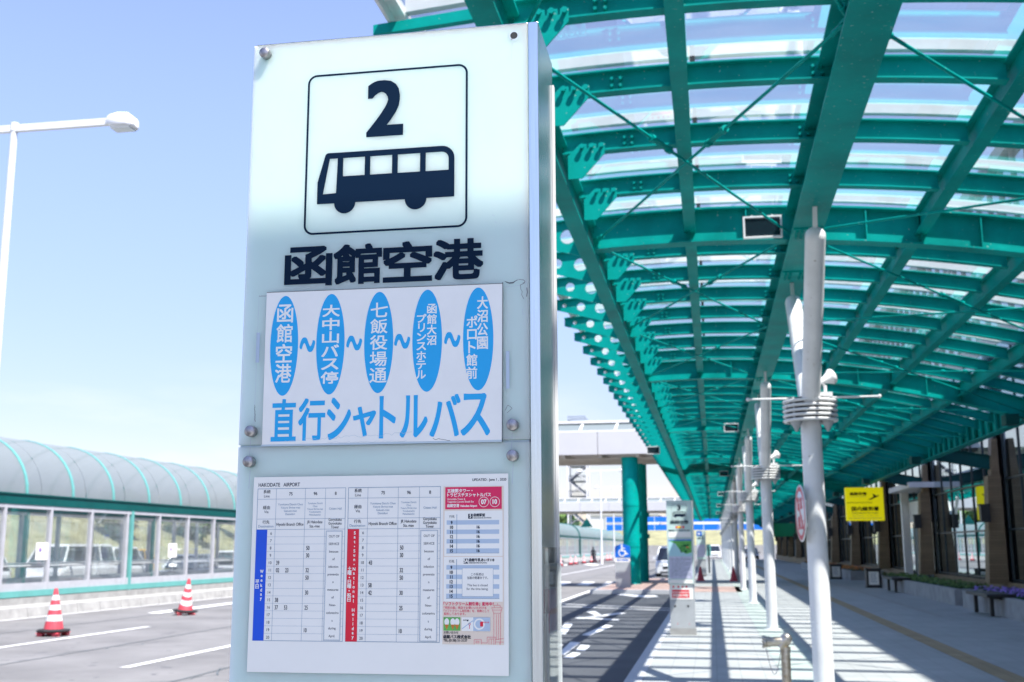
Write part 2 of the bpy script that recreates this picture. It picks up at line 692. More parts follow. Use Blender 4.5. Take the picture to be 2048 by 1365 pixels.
M["lilac"] = mat("lilac_print", (0.58, 0.58, 0.72), 0.5, var=0.2, scale=20)
M["tyre"] = mat("tyre", (0.018, 0.018, 0.02), 0.85)
M["carglass"] = mat("car_glass", (0.012, 0.02, 0.028), 0.06, spec=0.9)
M["car_white"] = mat("white_car_paint", (0.78, 0.79, 0.80), 0.25, coat=1.0)
M["car_silver"] = mat("silver_car_paint", (0.42, 0.46, 0.50), 0.28, metal=0.5, coat=1.0)
M["car_black"] = mat("black_car_paint", (0.012, 0.013, 0.016), 0.2, coat=1.0)
M["car_yellow"] = mat("yellow_car_paint", (0.72, 0.42, 0.02), 0.3, coat=1.0)
M["lamp_red"] = mat("tail_lamp_lens", (0.55, 0.01, 0.02), 0.15)
M["lamp_clear"] = mat("head_lamp_lens", (0.75, 0.78, 0.80), 0.1)
M["skin"] = mat("skin", (0.50, 0.30, 0.22), 0.6)
M["dark_cloth"] = mat("dark_cloth", (0.02, 0.022, 0.03), 0.9)
M["concrete"] = mat("concrete", (0.36, 0.355, 0.34), 0.85, var=0.22, scale=3, bump=0.2, bscale=40)
M["granite"] = mat("granite_kerb", (0.50, 0.51, 0.52), 0.8, var=0.35, scale=60, bump=0.15, bscale=90)
M["planter"] = mat("planter_concrete", (0.34, 0.35, 0.36), 0.85, var=0.25, scale=2.5, bump=0.2, bscale=30)
M["road_paint"] = mat("road_paint", (0.74, 0.74, 0.73), 0.7, var=0.22, scale=5, detail=9)
M["paver"] = pavers("pale_paving", (0.36, 0.375, 0.365), (0.40, 0.415, 0.405), (0.29, 0.30, 0.29), 0.30, 0.30, 0.006, 0.85, bump=0.15, offset=0.0, var=0.14)
M["red_paver"] = pavers("reddish_paving", (0.46, 0.31, 0.26), (0.54, 0.38, 0.32), (0.36, 0.27, 0.24), 0.20, 0.10, 0.006, 0.85, bump=0.15, var=0.2)
M["green_strip"] = mat("greenish_surface", (0.40, 0.46, 0.42), 0.8, var=0.2, scale=1.5)
M["tactile"] = pavers("ochre_tactile_paving", (0.36, 0.27, 0.15), (0.40, 0.30, 0.18), (0.24, 0.19, 0.12), 0.30, 0.30, 0.008, 0.85, bump=0.4, offset=0.0, var=0.25)
M["tile"] = pavers("tan_pillar_tile", (0.24, 0.165, 0.085), (0.30, 0.21, 0.115), (0.14, 0.10, 0.06), 0.22, 0.075, 0.006, 0.6, axes="YZ", bump=0.4, var=0.25)
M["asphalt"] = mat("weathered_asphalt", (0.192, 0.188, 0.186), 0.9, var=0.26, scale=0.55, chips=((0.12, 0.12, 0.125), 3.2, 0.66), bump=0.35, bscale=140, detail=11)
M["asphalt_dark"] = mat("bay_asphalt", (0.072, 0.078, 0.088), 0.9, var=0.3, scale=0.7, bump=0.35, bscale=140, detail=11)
M["ground"] = mat("ground_far", (0.20, 0.21, 0.17), 0.95, var=0.3, scale=0.05)
M["grass"] = mat("mown_grass", (0.29, 0.28, 0.15), 0.95, var=0.35, scale=0.35, bump=0.4, bscale=12, detail=10)
M["leaf"] = mat("leaf", (0.035, 0.10, 0.025), 0.7, var=0.4, scale=2.5)
M["leaf_light"] = mat("light_leaf", (0.11, 0.20, 0.04), 0.7, var=0.35, scale=2.5)
M["bark"] = mat("bark", (0.10, 0.075, 0.05), 0.9, var=0.3)
M["soil"] = mat("soil", (0.05, 0.038, 0.026), 0.95, var=0.3)
M["purple"] = mat("purple_petal", (0.30, 0.19, 0.62), 0.6, var=0.25, scale=30)
M["petal_orange"] = mat("orange_petal", (0.62, 0.20, 0.03), 0.6, var=0.3, scale=30)
M["hall"] = mat("pale_cladding", (0.66, 0.67, 0.68), 0.6, var=0.06, scale=0.5)
M["bridge"] = mat("bridge_panel", (0.58, 0.58, 0.59), 0.4, var=0.05, scale=0.6)
M["soffit"] = mat("bridge_soffit", (0.62, 0.57, 0.50), 0.7, var=0.15, scale=1.5)
M["eave"] = pavers("eave_soffit_panel", (0.30, 0.36, 0.36), (0.34, 0.40, 0.40), (0.14, 0.18, 0.19), 2.8, 1.2, 0.03, 0.55, bump=0.2, offset=0.0)
M["green_cloth"] = mat("green_awning", (0.0, 0.26, 0.10), 0.7, var=0.15)
M["roof_glass"] = glass("canopy_glass", (0.95, 0.98, 0.99), 0.015, grow=0.35, dirt=0.075, dirt_col=(0.80, 0.84, 0.86), scale=1.3, stretch=(1.0, 3.0, 1.0))
M["pocket"] = glass("clear_acrylic", (0.93, 0.96, 0.97), 0.10, dirt=0.12, scale=9)
M["screen_glass"] = glass("dusty_screen_glass", (0.98, 0.99, 0.99), 0.02, grow=0.3, dirt=0.05, dirt_col=(0.85, 0.86, 0.86), scale=0.9, stretch=(1, 1, 3))
M["bridge_glass"] = mat("bridge_glazing", (0.20, 0.235, 0.24), 0.2, spec=0.6)


def poly_vault():
    m = bpy.data.materials.new("vault_polycarbonate")
    m.use_nodes = True
    n, l = m.node_tree.nodes, m.node_tree.links
    n.clear()
    out = n.new("ShaderNodeOutputMaterial")
    tr = n.new("ShaderNodeBsdfTransparent")
    tr.inputs["Color"].default_value = (0.80, 0.86, 0.90, 1)
    df = n.new("ShaderNodeBsdfDiffuse")
    df.inputs["Color"].default_value = (0.37, 0.41, 0.42, 1)
    tl = n.new("ShaderNodeBsdfTranslucent")
    tl.inputs["Color"].default_value = (0.37, 0.41, 0.42, 1)
    gl = n.new("ShaderNodeBsdfGlossy")
    gl.inputs["Roughness"].default_value = 0.25
    a = n.new("ShaderNodeMixShader")
    a.inputs["Fac"].default_value = 0.45
    l.new(df.outputs[0], a.inputs[1])
    l.new(tl.outputs[0], a.inputs[2])
    b = n.new("ShaderNodeMixShader")
    b.inputs["Fac"].default_value = 0.80
    l.new(tr.outputs[0], b.inputs[1])
    l.new(a.outputs[0], b.inputs[2])
    c = n.new("ShaderNodeMixShader")
    c.inputs["Fac"].default_value = 0.06
    l.new(b.outputs[0], c.inputs[1])
    l.new(gl.outputs[0], c.inputs[2])
    l.new(c.outputs[0], out.inputs["Surface"])
    return m


M["vault"] = poly_vault()


def mirror_glass():
    """coated curtain-wall glazing: strong mirror over a dark room"""
    m = bpy.data.materials.new("coated_window_glass")
    m.use_nodes = True
    n, l = m.node_tree.nodes, m.node_tree.links
    n.clear()
    out = n.new("ShaderNodeOutputMaterial")
    gl = n.new("ShaderNodeBsdfGlossy")
    gl.inputs["Roughness"].default_value = 0.0
    gl.inputs["Color"].default_value = (0.80, 0.90, 0.92, 1)
    df = n.new("ShaderNodeBsdfDiffuse")
    df.inputs["Color"].default_value = (0.015, 0.022, 0.025, 1)
    a = n.new("ShaderNodeMixShader")
    a.inputs["Fac"].default_value = 0.78
    l.new(df.outputs[0], a.inputs[1])
    l.new(gl.outputs[0], a.inputs[2])
    l.new(a.outputs[0], out.inputs["Surface"])
    return m


M["window"] = mirror_glass()
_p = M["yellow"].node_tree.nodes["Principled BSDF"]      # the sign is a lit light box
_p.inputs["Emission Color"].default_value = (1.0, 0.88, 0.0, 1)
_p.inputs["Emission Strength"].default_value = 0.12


def frosted():
    """back-lit style frosted acrylic: light spreads inside it"""
    m, nt, p = _nodes("frosted_acrylic")
    n, l = nt.nodes, nt.links
    p.inputs["Base Color"].default_value = (0.66, 0.82, 0.80, 1)
    p.inputs["Roughness"].default_value = 0.22
    p.inputs["Subsurface Weight"].default_value = 1.0
    p.inputs["Subsurface Radius"].default_value = (0.9, 1.0, 1.0)
    p.inputs["Subsurface Scale"].default_value = 0.055
    tc = n.new("ShaderNodeTexCoord")
    nz = n.new("ShaderNodeTexNoise")
    nz.inputs["Scale"].default_value = 3.0
    nz.inputs["Detail"].default_value = 8
    l.new(tc.outputs["Object"], nz.inputs["Vector"])
    rp = n.new("ShaderNodeValToRGB")
    rp.color_ramp.elements[0].position = 0.3
    rp.color_ramp.elements[1].position = 0.7
    rp.color_ramp.elements[0].color = (0.58, 0.79, 0.72, 1)
    rp.color_ramp.elements[1].color = (0.63, 0.84, 0.77, 1)
    l.new(nz.outputs["Fac"], rp.inputs["Fac"])
    l.new(rp.outputs["Color"], p.inputs["Base Color"])
    mr = n.new("ShaderNodeMapRange")
    mr.inputs["To Min"].default_value = 0.14
    mr.inputs["To Max"].default_value = 0.34
    l.new(nz.outputs["Fac"], mr.inputs["Value"])
    l.new(mr.outputs["Result"], p.inputs["Roughness"])
    return m


M["frost"] = frosted()

# ------------------------------------------------------------------ ground, road, pavement
ZR = -0.15                                  # road level; the pavement top is z = 0
g = MB()
g.quad((-4000, -600, ZR - 0.03), (4000, -600, ZR - 0.03), (4000, 5000, ZR - 0.03), (-4000, 5000, ZR - 0.03))
struct("ground", g, M["ground"])
g = MB()
g.quad((-60, -60, ZR - 0.004), (40, -60, ZR - 0.004), (40, 300, ZR - 0.004), (-60, 300, ZR - 0.004))
struct("road", g, M["asphalt"])
g = MB()
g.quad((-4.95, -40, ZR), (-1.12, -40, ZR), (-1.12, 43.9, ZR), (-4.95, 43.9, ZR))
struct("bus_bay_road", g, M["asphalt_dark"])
g = MB()
g.quad((-0.90, -40, 0), (9.0, -40, 0), (9.0, 150, 0), (-0.90, 150, 0))
g.quad((-0.90, 150, 0), (9.0, 150, 0), (9.0, 150, -0.3), (-0.90, 150, -0.3))
struct("pavement", g, M["paver"])
g = MB()
for k in range(-40, 44):
    g.box(-1.12, -0.90, k + 0.004, k + 0.996, -0.4, 0.003)
for k in range(60, 150):
    g.box(-1.12, -0.90, k + 0.004, k + 0.996, -0.4, 0.003)
struct("kerb", g, M["granite"], bevel=0.012)
g = MB()                                    # the pavement swells out round the twin columns
g.box(-4.45, -0.90, 44.0, 60.0, -0.4, 0.0)
struct("pavement_island", g, M["red_paver"])
g = MB()
for a, b, c, d in ((-4.67, -0.90, 43.78, 44.0), (-4.67, -0.90, 60.0, 60.22), (-4.67, -4.45, 44.0, 60.0)):
    g.box(a, b, c, d, -0.4, 0.003)
struct("island_kerb", g, M["granite"], bevel=0.012)
g = MB()
g.quad((-0.88, 42.0, .004), (1.0, 42.0, .004), (1.0, 47.6, .004), (-0.88, 47.6, .004))
struct("red_paving_band", g, M["red_paver"])
g = MB()
g.quad((0.80, -20, .004), (1.42, -20, .004), (1.42, 149, .004), (0.80, 149, .004))
struct("greenish_strip", g, M["green_strip"])  # greenish band laid along the column line
g = MB()
g.quad((3.40, -20, .004), (3.72, -20, .004), (3.72, 149, .004), (3.40, 149, .004))
struct("tactile_paving", g, M["tactile"])
g = MB()
g.quad((5.02, 28, .004), (5.22, 28, .004), (5.22, 149, .004), (5.02, 149, .004))
g.quad((5.0, 14.5, .004), (5.22, 14.5, .004), (5.22, 17.8, .004), (5.0, 17.8, .004))
struct("pale_strip", g, M["concrete"])  # pale strips laid over the pavement

zm = ZR + 0.004
g = MB()


def mark(pts):
    g.poly([(x, y, zm) for x, y in pts])


def strip(x, y0, y1, w):
    mark([(x - w / 2, y0), (x + w / 2, y0), (x + w / 2, y1), (x - w / 2, y1)])


strip(-4.98, -20, 54.5, 0.16)                                        # edge of the bus bay
for y0 in (53.2,):
    for x0 in (-7.7, -6.5, -5.3):
        mark([(x0 + .05, y0 + 1.2), (x0 + .75, y0), (x0 + .55, y0 + 5.2), (x0 - .1, y0 + 6.2)])
strip(-8.75, 8, 12.2, 0.16)
strip(-8.75, 16.2, 21.4, 0.16)
strip(-8.9, 27, 33, 0.16)
strip(-9.1, 40, 46, 0.16)
strip(-9.4, 53, 59, 0.16)
strip(-9.7, 68, 115, 0.16)
strip(-12.75, 6, 12, 0.16)
strip(-12.8, 16.0, 24.7, 0.16)
strip(-13.1, 40, 48, 0.16)
strip(-13.4, 60, 70, 0.16)
strip(-13.7, 82, 94, 0.18)
strip(-17.55, -10, 240, 0.15)
mark([(-15.55, 29.9), (-15.05, 29.5), (-15.3, 36.0), (-15.85, 44.0), (-16.0, 44.0)])
mark([(-4.9, 35.9), (-1.22, 33.55), (-1.22, 33.75), (-4.9, 36.15)])  # paired lines across the bay
mark([(-4.85, 34.6), (-1.22, 32.45), (-1.22, 32.7), (-4.85, 34.85)])
mark([(-3.5, 31.8), (-3.02, 29.75), (-2.86, 30.0), (-3.30, 32.1)])   # big painted characters
mark([(-3.46, 28.75), (-3.22, 28.6), (-2.34, 31.1), (-2.54, 31.45)])
g2z = zm
zm += 0.003
mark([(-3.5, 29.0), (-2.3, 27.9), (-2.3, 28.35), (-3.42, 29.4)])
zm = g2z
mark([(-2.68, 23.4), (-2.5, 23.2), (-2.27, 26.2), (-2.47, 26.5)])
mark([(-3.21, 23.7), (-3.02, 23.5), (-3.27, 26.8), (-3.48, 27.0)])
mark([(-2.60, 19.06), (-2.47, 19.1), (-2.49, 21.58), (-2.69, 21.67)])
mark([(-2.44, 18.62), (-2.27, 18.47), (-2.23, 19.38), (-2.39, 19.55)])
mark([(-2.39, 19.95), (-2.22, 19.81), (-2.24, 20.92), (-2.43, 21.05)])
mark([(-2.90, 20.42), (-2.76, 20.33), (-2.74, 20.98), (-2.96, 21.53)])
mark([(-2.62, 16.4), (-2.40, 16.3), (-2.42, 17.2), (-2.64, 17.4)])
mark([(-3.65, 43.2), (-2.75, 41.3), (-2.3, 40.9), (-1.95, 41.4), (-2.15, 42.6), (-2.79, 42.9), (-3.3, 43.6)])
mark([(-13.5, 119.6), (-11.3, 109.6), (-11.3, 117), (-13.2, 124)])
mark([(-14.4, 104), (-13.8, 101), (-14.6, 119), (-15.2, 124)])
struct("road_markings", g, M["road_paint"])
g = MB()
random.seed(8)


def seam(pts, w):
    for (xa, ya), (xb, yb) in zip(pts, pts[1:]):
        g.poly([(xa - w, ya, zm - .002), (xa + w, ya, zm - .002), (xb + w, yb, zm - .002), (xb - w, yb, zm - .002)])


for x0 in (-7.2, -10.9, -14.9):
    seam([(x0 + random.uniform(-.03, .03), -5 + 2.5 * i) for i in range(60)], .018)
for x0, y0 in ((-7.6, 14.2), (-11.6, 17.5), (-3.9, 15.0), (-2.0, 26.0)):
    pts = [(x0, y0)]
    for i in range(14):
        pts.append((pts[-1][0] + random.uniform(-.16, .22), pts[-1][1] + random.uniform(.05, .35)))
    seam(pts, .012)
struct("road_cracks", g, M["crack"])

# ------------------------------------------------------------------ glass canopy over the pavement
BAY, Y1 = 10.7, 12.6                         # bay length, first big rib seen
DY = BAY / 8
KS = list(range(-8, 104))                    # small-rib steps (big rib where k % 8 == 0)
YR = {k: Y1 + DY * k for k in KS}
YA, YB = YR[-8] - 0.40, YR[103] + 0.5


def zb(x):
    return 5.0 - 0.025 * (x + 0.1) ** 2


def zt(x):
    return zb(x) + 0.40


def iprof(h, w, tf, tw):
    a, b = w / 2, tw / 2
    return [(-a, 0), (a, 0), (a, tf), (b, tf), (b, h - tf), (a, h - tf), (a, h), (-a, h), (-a, h - tf), (-b, h - tf), (-b, tf), (-a, tf)]


def arc_beam(x0, x1, zf, prof, n=18):
    m = MB()
    rings = []
    for i in range(n + 1):
        x = x0 + (x1 - x0) * i / n
        rings.append([(x, p, zf(x) + q) for p, q in prof])
    m.sweep(rings)
    return m


def long_beam(x, z, prof, y0, y1):
    m = MB()
    m.sweep([[(x + p, y0, z + q) for p, q in prof], [(x + p, y1, z + q) for p, q in prof]])
    return m


canopy = thing("glass_canopy", "long teal steel canopy with arched ribs and a glass roof over the pavement", "canopy", (0, 0, 0))
XF, XM, XG = -1.29, 1.10, 6.20               # fascia beam, main beam, gutter beam
XP = [-0.13, 2.38, 3.65, 4.92]               # purlins
big = [k for k in KS if k % 8 == 0]
small = [k for k in KS if k % 8]
vis = sorted(KS, key=lambda k: abs(YR[k] - 8) if YR[k] > 3 else 400 - k)

rib = arc_beam(XF + 0.05, XG, zb, iprof(0.40, 0.20, 0.022, 0.016), 22)
for x in XP + [0.5, 1.8, 3.0, 4.3]:          # web stiffeners
    rib.box(x - .006, x + .006, -0.09, 0.09, zb(x) + .022, zt(x) - .022)
repeat("main_rib", rib, M["teal"], canopy, [(0, YR[k], 0) for k in big])
ribs = MB()
ps = iprof(0.19, 0.11, 0.014, 0.010)
edges = [XF, XP[0], XM, XP[1], XP[2], XP[3], XG]
for a, b in zip(edges, edges[1:]):
    ribs.join(arc_beam(a + .05, b - .05, lambda x: zt(x) - 0.19, ps, 5))
for x, s in ((XM - .2, 1), (XM + .2, -1), (XG - .15, 1), (XF + .62, 1)):   # bolted ends
    for dx in (0.0, 0.07):
        for dz in (0.03, 0.09):
            zz = zt(x) - .17 + dz
            ribs.cyl((x + dx * s, -0.005, zz), (x + dx * s, -0.055, zz), 0.014, n=6, sm=False)
order_small = [k for k in vis if k % 8]
repeat("arched_rib", ribs, M["teal"], canopy, [(0, YR[k], 0) for k in order_small])

for x in XP:
    obj("purlin", long_beam(x, zt(x) - 0.27, iprof(0.25, 0.13, 0.014, 0.012), YA, YB), M["teal"], canopy)
mb = long_beam(XM, 4.87, iprof(0.44, 0.32, 0.024, 0.02), YA, YB)
obj("main_beam", mb, M["teal"], canopy)
sp = MB()
sp.box(-0.15, 0.15, -0.16, 0.16, -0.016, 0)
for ix in (-.11, -.06, .06, .11):
    for iy in (-.12, -.05, .05, .12):
        sp.cyl((ix, iy, -.016), (ix, iy, -.045), .016, n=6, sm=False)
repeat("splice_plate", sp, M["teal"], canopy, [(XM, YR[k] + s, 4.869) for k in big for s in (-0.75, 1.15)])
obj("fascia_beam", long_beam(XF, 4.88, iprof(0.40, 0.17, 0.02, 0.014), YA, YB), M["teal"], canopy)
gt = long_beam(XG, 4.02, iprof(0.46, 0.24, 0.02, 0.016), YA, YB)
for k in range(int((YB - YA) / 0.7)):
    y = YA + 0.35 + 0.7 * k
    gt.box(XG - .105, XG - .008, y - .006, y + .006, 4.04, 4.46)
    gt.box(XG - .105, XG - .060, y - .05, y + .05, 4.04, 4.46)
obj("gutter_beam", gt, M["teal"], canopy)

# tapered brackets with three holes beyond the fascia
xo, xi = -2.26, XF - .085
L = xi - xo


def circ(x, z, r, n=20):
    return [(x + r * math.cos(2 * math.pi * k / n), z + r * math.sin(2 * math.pi * k / n)) for k in range(n)]


top = lambda x: zt(x) - 0.005
outer = [(xo, top(xo) - .12), (xi, top(xi) - .44), (xi, top(xi)), (xo + .5, top(xo + .5)), (xo, top(xo))]
holes = [circ(xo + .17, top(xo + .17) - .085, .030), circ(xo + .42, top(xo + .42) - .135, .062), circ(xo + .72, top(xo + .72) - .185, .085)]
vs, fs = filled(outer, holes)
cb = MB()
for d in (-.008, .008):
    cb.add([(x, d, z) for x, z in vs], fs)
for ring in [outer] + holes:
    for a, b in zip(ring, ring[1:] + ring[:1]):
        cb.quad((a[0], -.008, a[1]), (b[0], -.008, b[1]), (b[0], .008, b[1]), (a[0], .008, a[1]))
cb.hexa([(xo, -.05, top(xo)), (xi, -.05, top(xi)), (xi, .05, top(xi)), (xo, .05, top(xo)),
         (xo, -.05, top(xo) + .014), (xi, -.05, top(xi) + .014), (xi, .05, top(xi) + .014), (xo, .05, top(xo) + .014)])
repeat("bracket", cb, M["teal"], canopy, [(0, YR[k], 0) for k in vis if k >= 0])
ob = MB()                                    # plain outriggers in the first bay
ob.hexa([(xo, -.03, top(xo) - .075), (xi, -.03, top(xi) - .085), (xi, .03, top(xi) - .085), (xo, .03, top(xo) - .075),
         (xo, -.03, top(xo)), (xi, -.03, top(xi)), (xi, .03, top(xi)), (xo, .03, top(xo))])
repeat("outrigger", ob, M["teal"], canopy, [(0, YR[k], 0) for k in KS if k < 0])

# toothed gusset plates with bolts inside the fascia
gp = MB()
x0, z0 = XF + .10, 4.93
pl = [(0, 0), (.13, 0.0), (.34, .23), (.34, .33), (.283, .33), (.280, .285), (.266, .285), (.263, .33), (.193, .33), (.190, .285), (.176, .285), (.173, .33), (.11, .33), (0, .22)]
gp.ext([(x0 + a, -.075, z0 + b) for a, b in pl], (0, .012, 0))
for a in (.135, .225, .315):
    gp.cyl((x0 + a, -.075, z0 + .300), (x0 + a, -.10, z0 + .300), .016, n=8)
    gp.cyl((x0 + a, -.10, z0 + .300), (x0 + a, -.118, z0 + .300), .024, n=6, sm=False)
repeat("gusset_plate", gp, M["teal"], canopy, [(0, YR[k], 0) for k in order_small])

# diagonal bracing rods with turnbuckles


def rod(p, q):
    m = MB()
    p, q = Vector(p), Vector(q)
    d = q - p
    m.cyl(p, q, .014, n=8)
    a, b = p + d * .36, p + d * .42
    side = d.cross(Vector((0, 0, 1))).normalized() * .022
    m.cyl(a - side, b - side, .010, n=6)
    m.cyl(a + side, b + side, .010, n=6)
    for e in (a, b):
        m.cyl(e - d.normalized() * .03, e + d.normalized() * .03, .034, n=8)
    for e, s in ((p, 1), (q, -1)):
        m.cyl(e, e + d.normalized() * s * .16, .026, n=8)
        u = d.normalized() * s
        m.ext([e - side * 1.6 - u * .10, e + side * 1.6 - u * .10, e + side * 1.3 + u * .03, e - side * 1.3 + u * .03], (0, 0, .02))
    return m


half = BAY / 2
ys = [Y1 - BAY + half * i for i in range(0, 26)]
spots = [(0, y, 0) for y in ys]
zl, zm_, zr = 5.04, 5.02, 4.16
repeat("bracing_rod", rod((XF + .12, .1, zl), (XM - .1, half - .1, zm_)), M["teal"], canopy, spots)
repeat("bracing_rod", rod((XM - .1, .1, zm_ + .04), (XF + .12, half - .1, zl + .04)), M["teal"], canopy, spots)
repeat("bracing_rod", rod((XM + .1, .1, zm_), (XG - .12, half - .1, zr)), M["teal"], canopy, spots)
repeat("bracing_rod", rod((XG - .12, .1, zr + .04), (XM + .1, half - .1, zm_ + .04)), M["teal"], canopy, spots)

# glass roof, one strip of panes per bay, white glazing bars, trim along the outer edge
ZG = 0.09
ybk = sorted({YA, YB} | {YR[k] for k in big})
for a, b in zip(ybk, ybk[1:]):
    m = MB()
    xs = [-2.10] + [XF] + [XP[0], XM, XP[1], XP[2], XP[3], XG]
    fine = []
    for u, v in zip(xs, xs[1:]):
        fine += [u + (v - u) * i / 3 for i in range(3)]
    fine.append(XG)
    m.sweep([[(x, a + .01, zt(x) + ZG) for x in fine], [(x, b - .01, zt(x) + ZG) for x in fine]], closed=False, sm=True)
    obj("glass_roof", m, M["roof_glass"], canopy)
gb = MB()
n = 20
xa, xb = -2.05, XG
pr = [(-.035, .0), (.035, .0), (.035, .095), (-.035, .095)]
gb.sweep([[(xa + (xb - xa) * i / n, p, zt(xa + (xb - xa) * i / n) + ZG + .006 + q) for p, q in pr] for i in range(n + 1)])
for x in XP + [XM]:                          # rubber-footed glazing clips beside the beams
    gb.box(x + .085, x + .125, -.06, .06, zt(x) - .02, zt(x) + ZG - .002, 1)
repeat("glazing_bar", gb, [M["alu"], M["black"]], canopy, [(0, YR[k] + .09, 0) for k in vis])
m = MB()
x = -2.10
m.box(x - .05, x + .05, YA, YB, zt(x) + ZG - .02, zt(x) + ZG + .05)
m.box(x - .052, x - .03, YA, YB, zt(x) + ZG - .10, zt(x) + ZG - .022)
for k in KS:
    m.cyl((x + .05, YR[k] + .3, zt(x) + .04), (x + .14, YR[k] + .3, zt(x) + .06), .03, n=8)
obj("edge_trim", m, M["alu"], canopy)
arm = MB()
arm.sweep([[(XG + .03, p, 4.05 + q) for p, q in iprof(.40, .2, .02, .016)], [(7.98, p, 3.70 + q) for p, q in iprof(.40, .2, .02, .016)]])
arm.box(XG - .5, XG - .25, -.18, .18, 3.92, 4.12)
repeat("bracket_arm", arm, M["teal_dark"], canopy, [(0, YR[k], 0) for k in big])

# ------------------------------------------------------------------ white Y-shaped columns under the main beam
def fin(y0, z0, y1, z1):
    return [(0, y0 - .05, z0), (0, y0 + .05, z0), (0, y1 + .03, z1), (0, y1 - .03, z1)]


column0 = thing("canopy_column", "white Y-shaped steel column", "column", (XM, Y1, 0), group="white columns along the canopy")
m = MB()
m.cyl((0, 0, 0), (0, 0, 3.12), .108, n=28)
m.lathe([(.16, 0.0), (.16, .012), (.115, .014)], n=24)
obj("trunk", m, M["white_paint"], column0)
for s in (-1, 1):
    m = MB()
    p, q = Vector((0, .05 * s, 3.05)), Vector((0, 1.56 * s, 4.60))
    m.cyl(p, q, .10, n=24)
    d = (q - p).normalized()
    m.lathe([(.10, 0), (.095, .03), (.07, .065), (.03, .085), (0.001, .09)], org=q, axis=d, n=24)
    m.ext([(-.020, a, b) for _, a, b in fin(1.54 * s, 4.57, 1.64 * s, 4.868)], (.040, 0, 0))
    obj("strut", m, M["white_paint"], column0)
lv = MB()
for i in range(5):
    z = 2.93 + .052 * i
    lv.lathe([(.255, z), (.285, z + .002), (.292, z + .014), (.290, z + .027), (.262, z + .034), (.25, z + .03), (.255, z)], n=36)
for k in range(4):
    t = math.pi / 4 + k * math.pi / 2
    lv.box(.262 * math.cos(t) - .01, .262 * math.cos(t) + .01, .262 * math.sin(t) - .01, .262 * math.sin(t) + .01, 2.93, 3.19, 1)
for t in (.3, 2.1, 3.7, 5.2):
    lv.cyl((.1 * math.cos(t), .1 * math.sin(t), 3.06), (.27 * math.cos(t), .27 * math.sin(t), 3.06), .012, n=6, mi=1)
obj("louvre_ring", lv, [M["alu"], M["grey_paint"]], column0)
dm = MB()
dm.lathe([(.0, 3.14), (.0, 3.0)], n=8)
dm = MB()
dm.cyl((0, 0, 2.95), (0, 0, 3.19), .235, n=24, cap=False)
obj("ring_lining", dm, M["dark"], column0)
for sx, sy in ((.17, -.1), (-.16, -.12)):
    m = MB()
    m.lathe([(.012, -.10), (.03, -.06), (.06, -.01), (.065, .04), (.0, .06)], org=(sx, sy, 2.92), n=14)
    obj("down_light", m, M["grey_paint"], column0)
m = MB()
m.cyl((-.66, .02, 3.20), (.74, .02, 3.20), .011, n=8)
for x in (-.66, .74):
    m.lathe([(.001, -.022), (.016, -.015), (.022, 0), (.016, .015), (.001, .022)], org=(x, .02, 3.20), n=10)
m.box(-.20, .26, -.06, .06, 3.185, 3.199)
obj("hanger_bar", m, M["alu"], column0)
m = MB()
m.box(.10, .24, -.07, .05, 3.20, 3.25)
m.cyl((.17, -.02, 3.24), (.17, -.02, 3.33), .018, n=8)
m.lathe([(.03, -.06), (.035, 0), (.042, .05), (.066, .11), (.088, .15), (.082, .152), (.02, .06)], org=(.13, -.04, 3.37), axis=(.80, .45, .42), n=20)
m.cyl((.17, -.02, 3.31), (.14, -.04, 3.38), .014, n=8)
obj("horn_speaker", m, M["white_paint"], column0)
ord_ = ["nearest white column, with a round red sign on its shaft", "second white column, behind the steel standpipe",
        "third white column from the camera", "fourth white column from the camera", "fifth white column from the camera",
        "sixth white column from the camera", "seventh white column from the camera"]
column0["label"] = "white Y-shaped column nearest the camera, with a round red-marked sign on its shaft"
for i in range(1, 12):
    if i < 7:
        lb = "white Y-shaped canopy column, " + ["", "second", "third", "fourth", "fifth", "sixth", "seventh"][i] + " in the row from the camera"
    else:
        lb = "distant white column in the packed far end of the canopy row"
    dup(column0, (XM, Y1 + BAY * i, 0), label=lb)

# floodlights under the ribs
fl0 = thing("floodlight", "white box floodlight hung under the nearest canopy rib beside the main beam", "floodlight", (.66, Y1 - .42, 5.04), group="floodlights under the canopy")
m = MB()
a, b = .19, .105
m.sweep([[(-a, 0, -b), (a, 0, -b), (a, 0, b), (-a, 0, b)], [(-a * .9, .12, -b * .85), (a * .9, .12, -b * .85), (a * .9, .12, b * .85), (-a * .9, .12, b * .85)],
         [(-a * .55, .2, -b * .5), (a * .55, .2, -b * .5), (a * .55, .2, b * .5), (-a * .55, .2, b * .5)]], caps=True)
t = .018
for r in ((-a - t, a + t, b, b + t), (-a - t, a + t, -b - t, -b), (-a - t, -a, -b, b), (a, a + t, -b, b)):
    m.box(r[0], r[1], -.02, .03, r[2], r[3])
obj("housing", m, M["alu"], fl0)
m = MB()
m.box(-a + .004, a - .004, -.006, -.002, -b + .004, b - .004)
obj("lens", m, M["carglass"], fl0)
m = MB()
for x in (-.11, .11):
    m.cyl((x, .08, b * .8), (x, .08, .16), .008, n=6)
m.box(-.16, .16, .05, .11, b * .95, b * 1.25)
obj("hanger", m, M["alu"], fl0)
for i, nm in zip(range(2, 12, 2), ("second", "third", "fourth", "fifth", "sixth")):
    dup(fl0, (.66, Y1 - .42 + BAY * i, 5.04), label="white floodlight under the canopy, %s along the row from the camera" % nm)

dup(fl0, (-1.75, 36.0, 4.62), label="white floodlight hung outside the canopy's road-side edge beyond sign 3")

